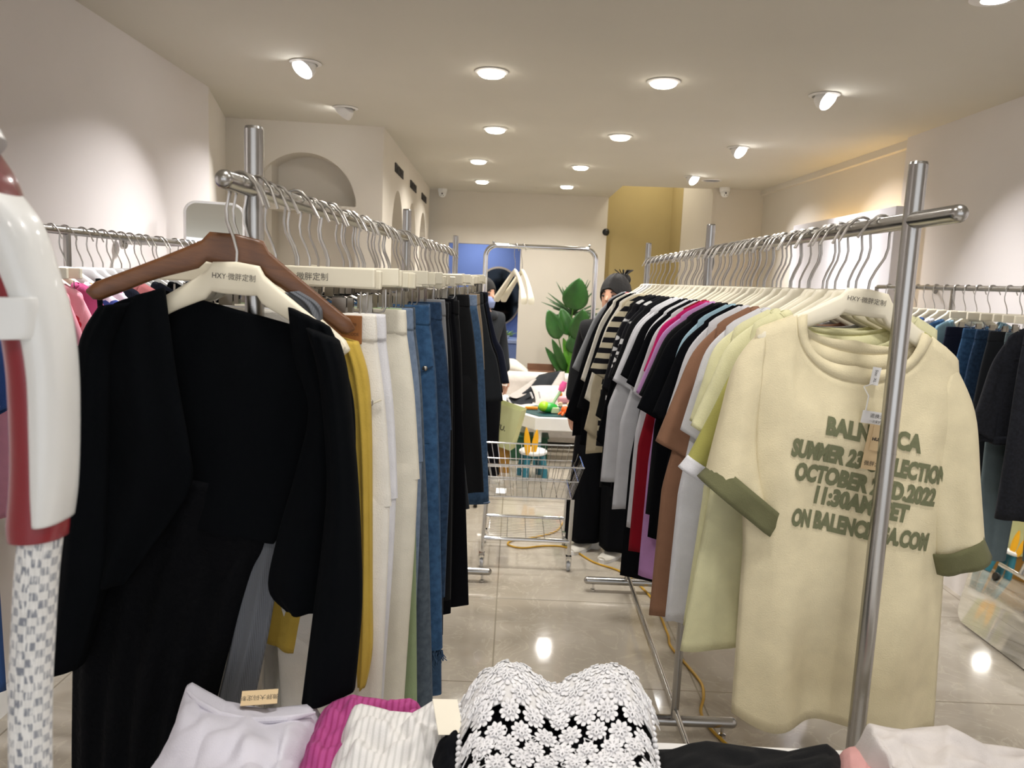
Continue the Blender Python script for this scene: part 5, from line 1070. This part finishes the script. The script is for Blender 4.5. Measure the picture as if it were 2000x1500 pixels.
# ---------------------------------------------------------------- display table and its clothes
TZ = .88
tb = thing('display_table', 'white display table across the foreground covered with folded clothes', 'table', (.1, .72, 0))
build(MB().box((.27, -.018, TZ-.02), (1.27, .72, .04)), 'table_top', mat('table_white', '#e9e7e4', .35), tb, smooth=False, bevel=.004)
for x in (-.3, .85):
    for y in (-.3, .28): build(MB().box((x, y, (TZ-.04)/2), (.04, .04, TZ-.04)), 'leg', MATS['table_white'], tb, smooth=False)
def heap(name, rows, m, label, cat, amp=.006, fr=6, solid=.004, seed=0, nu=60, nv=40, fall=True, ridges=0, lean=1.0):
    """rows: lists of (px,py,z) from far edge to near edge; cloth lying on the table"""
    W = []
    for row in rows: W.append([atZ(x, y, z) for x, y, z in row])
    def at(r, u):
        n = len(r)-1; t_ = u*n; k = min(n-1, int(t_)); q = smooth01(t_-k)*.5+(t_-k)*.5; return r[k].lerp(r[k+1], q)
    P = []
    if fall: P.append([at(W[0], i/nu)*1+V3((0, .012, -(at(W[0], i/nu).z-TZ)+.002)) for i in range(nu+1)]); P.append([at(W[0], i/nu)+V3((0, .010, -(at(W[0], i/nu).z-TZ)*.5)) for i in range(nu+1)])
    for j in range(nv+1):
        t_ = j/nv*(len(W)-1); k = min(len(W)-2, int(t_)); q = t_-k; row = []
        for i in range(nu+1):
            u = i/nu; p = at(W[k], u).lerp(at(W[k+1], u), q); e_ = min(1, min(u, 1-u)*8); ev = min(1, j/nv*6+.15)
            f = noise.noise(V3((u*fr+seed, j/nv*fr*.8, seed)))*amp*1.6+abs(noise.noise(V3((u*fr*.9+j/nv*4+seed, j/nv*fr*.5-u*3, seed+5))))*amp*1.8+ridges*math.sin(u*70)*.5
            z = p.z+f*ev*(.35+.65*e_); z = max(TZ+.003, z if e_ >= 1 else TZ+.004+(z-TZ-.004)*(e_**.5)); row.append(V3((p.x, p.y, z)))
        P.append(row)
    mb = MB().grid(P); o = build(mb, name, m, None, solid=solid, origin=W[-1][len(W[-1])//2], auto=0); tag(o, label, cat); return o, at, W
wt = cloth('bright_white_jersey', '#d2d0da'); pkc = cloth('magenta_stripe', '#96346a', kind='stripex', col2='#ab4884', scale=38, var=0, rough=.7); wst = cloth('white_shadow_stripe', '#c6c5c2', kind='stripex', col2='#dcdad8', scale=38, var=0)
_wt = heap('white_tee', [[(348, 1352, .95), (375, 1336, .965), (440, 1372, .95), (520, 1388, .94), (600, 1378, .945), (640, 1392, .93)], [(318, 1430, .94), (400, 1425, .955), (480, 1430, .955), (560, 1430, .955), (625, 1430, .93)], [(262, 1500, .925), (380, 1500, .95), (470, 1500, .955), (540, 1500, .95), (590, 1500, .92)], [(200, 1640, .90), (380, 1640, .94), (480, 1640, .94), (540, 1640, .93), (580, 1640, .9)]], wt, 'white t-shirt laid out at the left of the display table', 't-shirt', amp=.009, fr=5, seed=1)
build(MB().tube([atZ(x, y, z) for x, y, z in ((366, 1350, .962), (388, 1372, .962), (430, 1396, .958), (490, 1408, .957), (560, 1404, .957), (615, 1392, .95))], [.002, .0045, .005, .005, .005, .002], 10), 'collar', wt, _wt[0], origin=_wt[2][-1][len(_wt[2][-1])//2])
tgx = atZ(507, 1378, .955); o = thing('paper_tag_card', 'kraft swing tag with black lettering lying on the white t-shirt', 'tag', tgx+V3((0, -.0, .012))); o.rotation_euler = (math.radians(28), 0, math.radians(12))
c_ = build(MB().box((0, 0, 0), (.048, .022, .0012)), 'card', tagm, o, smooth=False); put_text('微胖大码定制', .0085, lambda x, y: V3((-x, -y, .0008)), 'tag_text', ink, c_)
heap('magenta_blouse', [[(600, 1420, .93), (650, 1372, .955), (690, 1360, .965), (760, 1372, .95), (800, 1368, .955), (840, 1386, .935)], [(580, 1450, .93), (640, 1420, .95), (700, 1410, .95), (760, 1410, .94), (800, 1405, .94), (838, 1410, .92)], [(565, 1500, .92), (620, 1490, .94), (690, 1480, .93), (760, 1480, .92), (800, 1470, .92), (835, 1470, .91)], [(555, 1620, .90), (620, 1620, .91), (690, 1620, .91), (760, 1620, .9), (800, 1620, .9), (835, 1620, .9)]], pkc, 'magenta striped ruffle blouse between two white garments', 'blouse', amp=.010, fr=7, seed=3)
heap('white_blouse', [[(668, 1392, .955), (705, 1376, .972), (760, 1392, .955), (805, 1396, .955), (850, 1370, .965), (900, 1372, .96)], [(650, 1435, .955), (700, 1430, .965), (760, 1430, .965), (810, 1430, .96), (850, 1420, .95), (895, 1420, .94)], [(616, 1495, .94), (690, 1495, .955), (750, 1495, .955), (800, 1495, .95), (840, 1495, .94), (870, 1490, .93)], [(600, 1640, .92), (690, 1640, .93), (750, 1640, .93), (800, 1640, .93), (840, 1640, .92), (870, 1640, .91)]], wst, 'white shadow-striped blouse beside the lace bustier', 'blouse', amp=.009, fr=7, seed=4, ridges=.0006)
heap('black_garment', [[(838, 1470, .95), (870, 1440, .97), (890, 1400, .975), (1000, 1420, .96), (1150, 1420, .96), (1290, 1450, .92)], [(840, 1500, .94), (880, 1500, .96), (900, 1500, .96), (1000, 1500, .96), (1150, 1500, .96), (1290, 1500, .92)], [(840, 1680, .92), (880, 1680, .92), (900, 1680, .92), (1000, 1680, .92), (1150, 1680, .92), (1290, 1680, .92)]], FB['black'], 'black garment crumpled underneath the lace bustier', 'garment', amp=.004, fr=6, seed=6)
heap('black_garment', [[(1290, 1462, .90), (1380, 1450, .915), (1470, 1462, .91), (1540, 1470, .91), (1615, 1456, .915), (1660, 1490, .90)], [(1290, 1520, .90), (1380, 1520, .91), (1470, 1520, .91), (1540, 1520, .91), (1615, 1520, .91), (1665, 1520, .9)], [(1290, 1680, .89), (1380, 1680, .90), (1470, 1680, .9), (1540, 1680, .9), (1615, 1680, .9), (1665, 1680, .89)]], FB['black2'], 'flat black garment lying between the lace bustier and the pink one', 'garment', amp=.004, fr=6, seed=8)
heap('pink_garment', [[(1636, 1476, .905), (1660, 1462, .92), (1690, 1458, .925), (1720, 1466, .92), (1745, 1485, .905)], [(1640, 1520, .905), (1665, 1520, .92), (1690, 1520, .925), (1720, 1520, .915), (1745, 1520, .90)], [(1640, 1680, .9), (1665, 1680, .9), (1690, 1680, .9), (1720, 1680, .9), (1745, 1680, .9)]], cloth('blush_pink', '#cc9a97'), 'pale pink garment at the foot of the right post', 'garment', amp=.003, fr=3, seed=9)
heap('white_garment', [[(1676, 1420, .955), (1700, 1416, .965), (1765, 1428, .96), (1850, 1420, .97), (1920, 1455, .95), (2010, 1470, .93), (2060, 1500, .92)], [(1690, 1460, .945), (1720, 1460, .955), (1765, 1460, .955), (1850, 1470, .96), (1920, 1490, .94), (2010, 1500, .93), (2060, 1520, .92)], [(1750, 1530, .92), (1760, 1530, .93), (1800, 1530, .94), (1850, 1530, .94), (1920, 1530, .93), (2010, 1540, .92), (2060, 1560, .91)], [(1750, 1680, .90), (1760, 1680, .92), (1800, 1680, .92), (1850, 1680, .92), (1920, 1680, .92), (2010, 1680, .9), (2060, 1680, .9)]], cloth('warm_white', '#d2ccc8'), 'crumpled warm white garment at the right corner of the display table', 'garment', amp=.009, fr=6, seed=11)
o = thing('swing_tag', 'pale blank swing tag half under the lace bustier', 'tag', atZ(875, 1400, .985)); o.rotation_euler = (.5, .2, .4); build(MB().box((0, 0, 0), (.035, .05, .001)), 'card', mat('ivory_card', '#e4ddcb', .7), o, smooth=False)
# ---- lace bustier
TOP = [(0, 1318), (.06, 1303), (.15, 1296), (.24, 1283), (.33, 1290), (.42, 1308), (.47, 1322), (.52, 1318), (.6, 1304), (.72, 1293), (.84, 1289), (.92, 1296), (1, 1310)]
lacew = cloth('white_lace_thread', '#eaeaec', bump=(700, .5)); laceb = cloth('white_cup_lining', '#d8d7d6')
def BS(u, v, lift=0):
    tx = 902+(1268-902)*u; bx = 893+(1300-893)*u; x = tx+(bx-tx)*v; ty = interp(TOP, u); y = ty+(1530-ty)*v
    y0_ = 1.0; p = atZ(x, y, 1.0)
    cup = sum(math.exp(-((u-c)/.17)**2-((v-.28)/.24)**2) for c in (.24, .75))
    edge = min(1, min(u, 1-u)*7); z = 1.0+.028*cup+.0*edge
    d = (V3((0, 0, EYE))-p).normalized(); p = p+V3((0, 0, .022*cup-.05*(1-edge)**2*.6-(.03*(1-min(1, v*9))**2)))
    nrm = V3((0, -.35, .94)); return p+nrm*lift
BO = atZ(1090, 1450, 1.0); bt = thing('lace_bustier', 'white floral guipure lace bustier lying on black cloth at centre foreground', 'top', BO)
mb = MB().grid([[BS(i/50, .43*j/30, -.002) for i in range(51)] for j in range(31)]); build(mb, 'cup_lining', laceb, bt, origin=BO, solid=.002, auto=0)
mb = MB().grid([[BS(i/50, 1.15*j/30, -.02) for i in range(51)] for j in range(31)]); build(mb, 'backing', FB['black'], bt, origin=BO, solid=.002, auto=0)
fl = MB(); lw_ = .285; lh_ = .22
def petal_loop(mb, u, v, a, r0, r1, wd, th, lift):
    pts = []
    for k in range(12):
        t_ = 2*PI*k/12; rr = (r0+r1)/2+(r1-r0)/2*math.cos(t_); ss = wd*math.sin(t_); pts.append(BS(u+(rr*math.cos(a)-ss*math.sin(a))/lw_, v+(rr*math.sin(a)+ss*math.cos(a))/lh_, lift))
    mb.tube(pts, th, 5, closed=True)
def petal_solid(mb, u, v, a, r0, r1, wd, lift):
    P = []
    for i in range(7):
        q = i/6; rr = r0+(r1-r0)*q; w_ = wd*(.45+.55*smooth01(q*1.6))*(1 if q < .75 else math.sqrt(max(.06, 1-((q-.75)/.27)**2)))
        P.append([BS(u+(rr*math.cos(a)-s_*w_*math.sin(a))/lw_, v+(rr*math.sin(a)+s_*w_*math.cos(a))/lh_, lift+.0010*(1-s_*s_)) for s_ in (-1, -.5, 0, .5, 1)])
    mb.grid(P)
def flower(u, v, R_, lift, ph, n1=10, n2=8):
    for k in range(n1): petal_solid(fl, u, v, ph+2*PI*k/n1, R_*.18, R_, R_*.21, lift+(k%2)*.0008)
    for k in range(n2): petal_loop(fl, u, v, ph+.3+2*PI*k/n2, R_*.08, R_*.60, R_*.15, .0010, lift+.004)
rr_ = random.Random(3)
for j in range(3):
    for i in range(9): flower((i+.5*(j % 2))/8.6+rr_.uniform(-.015, .015), .04+.115*j+rr_.uniform(-.012, .012), .0165, .0002+.0006*(i % 2), rr_.uniform(0, 1), 9, 6)
for row, v0 in enumerate((.37, .48, .60, .715, .83, .95, 1.07, 1.18)):
    n = 7 if row % 2 else 8
    for i in range(n): flower((i+(.5 if row % 2 == 0 else 1.0))/8.0+rr_.uniform(-.012, .012), v0+rr_.uniform(-.018, .018), rr_.uniform(.0150, .0180), .0015, rr_.uniform(0, 1), 10, 7)
    for i in range(8):
        if row in (3, 5): petal_loop(fl, (i+.95)/8, v0-.02, 1.75, .0, .024, .0055, .0010, .003); petal_loop(fl, (i+.95)/8, v0-.02, 1.75, .003, .019, .0028, .0007, .003)
# connecting bars
pts = [(rr_.uniform(.0, 1), rr_.uniform(.6, 1.12)) for _ in range(230)]
for i, (u, v) in enumerate(pts):
    ds = sorted(range(len(pts)), key=lambda k: ((pts[k][0]-u)*lw_)**2+((pts[k][1]-v)*lh_)**2)[1:3]
    for k in ds: fl.tube([BS(u, v, .0005), BS(pts[k][0], pts[k][1], .0005)], .0008, 4)
    if i % 3 == 0: petal_loop(fl, u, v, 0, -.004, .004, .004, .0008, .001)
for k in range(40): fl.ball(BS(.0, 0, 0).lerp(BS(0, 0, 0), 0) if 0 else BS(k/39, 0.0, .0), .0042, 8, 6)
for k in range(22): fl.ball(BS(1.0, k/21, -.002), .004, 8, 6); fl.ball(BS(0.0, k/21, -.002), .004, 8, 6)
build(fl, 'lace', lacew, bt, origin=BO)
# ---------------------------------------------------------------- steamer in the left foreground
SD = .56
stp = atY(75, 1050, SD); sm = thing('garment_steamer', 'white and dark red garment steamer handle with woven hose in the left foreground', 'steamer', stp); O = stp
redp = mat('steamer_red', '#7d1622', .35, coat=.3); whs = mat('steamer_white', '#d9dad8', .28, coat=.4, bump=(300, .03))
pxl = lambda rows, th, name, m, **k: build(loft_rows([(atY(a[0], a[1], k.get('y', SD)), atY(b[0], b[1], k.get('y', SD))) for a, b in rows], th, sub=6, n=40, e=k.get('e', .8)), name, m, sm, origin=O, auto=0)
pxl([((-75, 300), (-22, 320)), ((-60, 380), (20, 400)), ((-30, 450), (62, 480)), ((-5, 560), (95, 600)), ((20, 700), (118, 720)), ((28, 830), (125, 840)), ((28, 940), (128, 940)), ((22, 1020), (128, 1020)), ((25, 1050), (125, 1048))], .019, 'grip', redp)
pxl([((-60, 330), (28, 385)), ((-40, 410), (72, 440)), ((-12, 470), (100, 520)), ((40, 600), (128, 620)), ((66, 720), (140, 720)), ((72, 850), (142, 850)), ((76, 960), (138, 950)), ((82, 1015), (128, 1015))], .0225, 'shell', whs)
pxl([((-90, 240), (-40, 290)), ((-70, 290), (5, 345)), ((-45, 345), (30, 400)), ((-10, 400), (50, 450))], .026, 'rear_cap', mat('steamer_smoke', '#6e3a3c', .2, coat=.5))
pxl([((-120, 577), (104, 580)), ((-120, 595), (108, 598)), ((-120, 640), (108, 645)), ((-120, 655), (104, 658))], .032, 'clamp_band', whs, y=SD, e=.3)
build(MB().tube([atY(-55, 300, SD), atY(-130, 180, SD), atY(-240, 120, SD), atY(-330, 150, SD)], [.024, .028, .034, .036], 24), 'steam_head', whs, sm, origin=O)
hm = bpy.data.materials.new('woven_hose'); hm.use_nodes = True; N = hm.node_tree.nodes; L = hm.node_tree.links; b = N['Principled BSDF']; b.inputs['Roughness'].default_value = .6
uvn = N.new('ShaderNodeUVMap'); mp = N.new('ShaderNodeMapping'); mp.inputs['Scale'].default_value = (14, 150, 1); ck = N.new('ShaderNodeTexChecker'); ck.inputs['Scale'].default_value = 1; ck.inputs[1].default_value = hexc('#d4d4d2'); ck.inputs[2].default_value = hexc('#7d828c')
L.new(uvn.outputs[0], mp.inputs[0]); L.new(mp.outputs[0], ck.inputs[0])
nz = N.new('ShaderNodeTexNoise'); nz.inputs['Scale'].default_value = 90; mxx = N.new('ShaderNodeMixRGB'); mxx.inputs[2].default_value = hexc('#e4e4e2'); rp = N.new('ShaderNodeValToRGB'); rp.color_ramp.elements[0].position = .5; rp.color_ramp.elements[1].position = .56
L.new(nz.outputs['Fac'], rp.inputs[0]); L.new(rp.outputs[0], mxx.inputs[0]); L.new(ck.outputs[0], mxx.inputs[1]); L.new(mxx.outputs[0], b.inputs['Base Color'])
wv = N.new('ShaderNodeTexChecker'); wv.inputs['Scale'].default_value = 2; L.new(mp.outputs[0], wv.inputs[0]); bp = N.new('ShaderNodeBump'); bp.inputs['Distance'].default_value = .002; L.new(wv.outputs['Fac'], bp.inputs['Height']); L.new(bp.outputs[0], b.inputs['Normal'])
hp_ = [atY(80, 1045, SD), atY(72, 1120, SD), atY(66, 1220, SD), atY(60, 1350, SD), atY(60, 1500, SD), atY(66, 1700, SD), atY(75, 2100, SD)]; hp_ += [V3((hp_[-1].x, SD, .5)), V3((hp_[-1].x-.03, SD, .2)), V3((hp_[-1].x-.10, SD, .03)), V3((hp_[-1].x-.25, SD, .016))]
Q = []
for i in range(len(hp_)-1):
    p0, p1, p2, p3 = hp_[max(0, i-1)], hp_[i], hp_[i+1], hp_[min(len(hp_)-1, i+2)]
    for k in range(8): q = k/8; Q.append(.5*((2*p1)+(p2-p0)*q+(2*p0-5*p1+4*p2-p3)*q*q+(3*p1-p0-3*p2+p3)*q**3))
ho = build(MB().tube(Q, .0150, 24), 'woven_hose', hm, sm, origin=O)
me = ho.data; uv = me.uv_layers.new(name='UVMap'); n = 24; acc = [0]
for i in range(1, len(Q)): acc.append(acc[-1]+(Q[i]-Q[i-1]).length)
for poly in me.polygons:
    vi = list(poly.vertices); cols = [v % n for v in vi]; wrap = max(cols)-min(cols) > n/2
    for li, v in zip(poly.loop_indices, vi):
        c_ = v % n; c_ = c_+n if (wrap and c_ < n/2) else c_; uv.data[li].uv = (c_/n, acc[min(v//n, len(acc)-1)])
# ---------------------------------------------------------------- label check
seen = {}
for o in bpy.data.objects:
    l = o.get('label')
    if l and o.parent is None:
        seen.setdefault(l, []).append(o)
        if not 4 <= len(l.split()) <= 16: print('LABEL LENGTH', l)
for l, os_ in seen.items():
    if len(os_) > 1 and 'packed' not in l: print('DUP LABEL', l, len(os_))
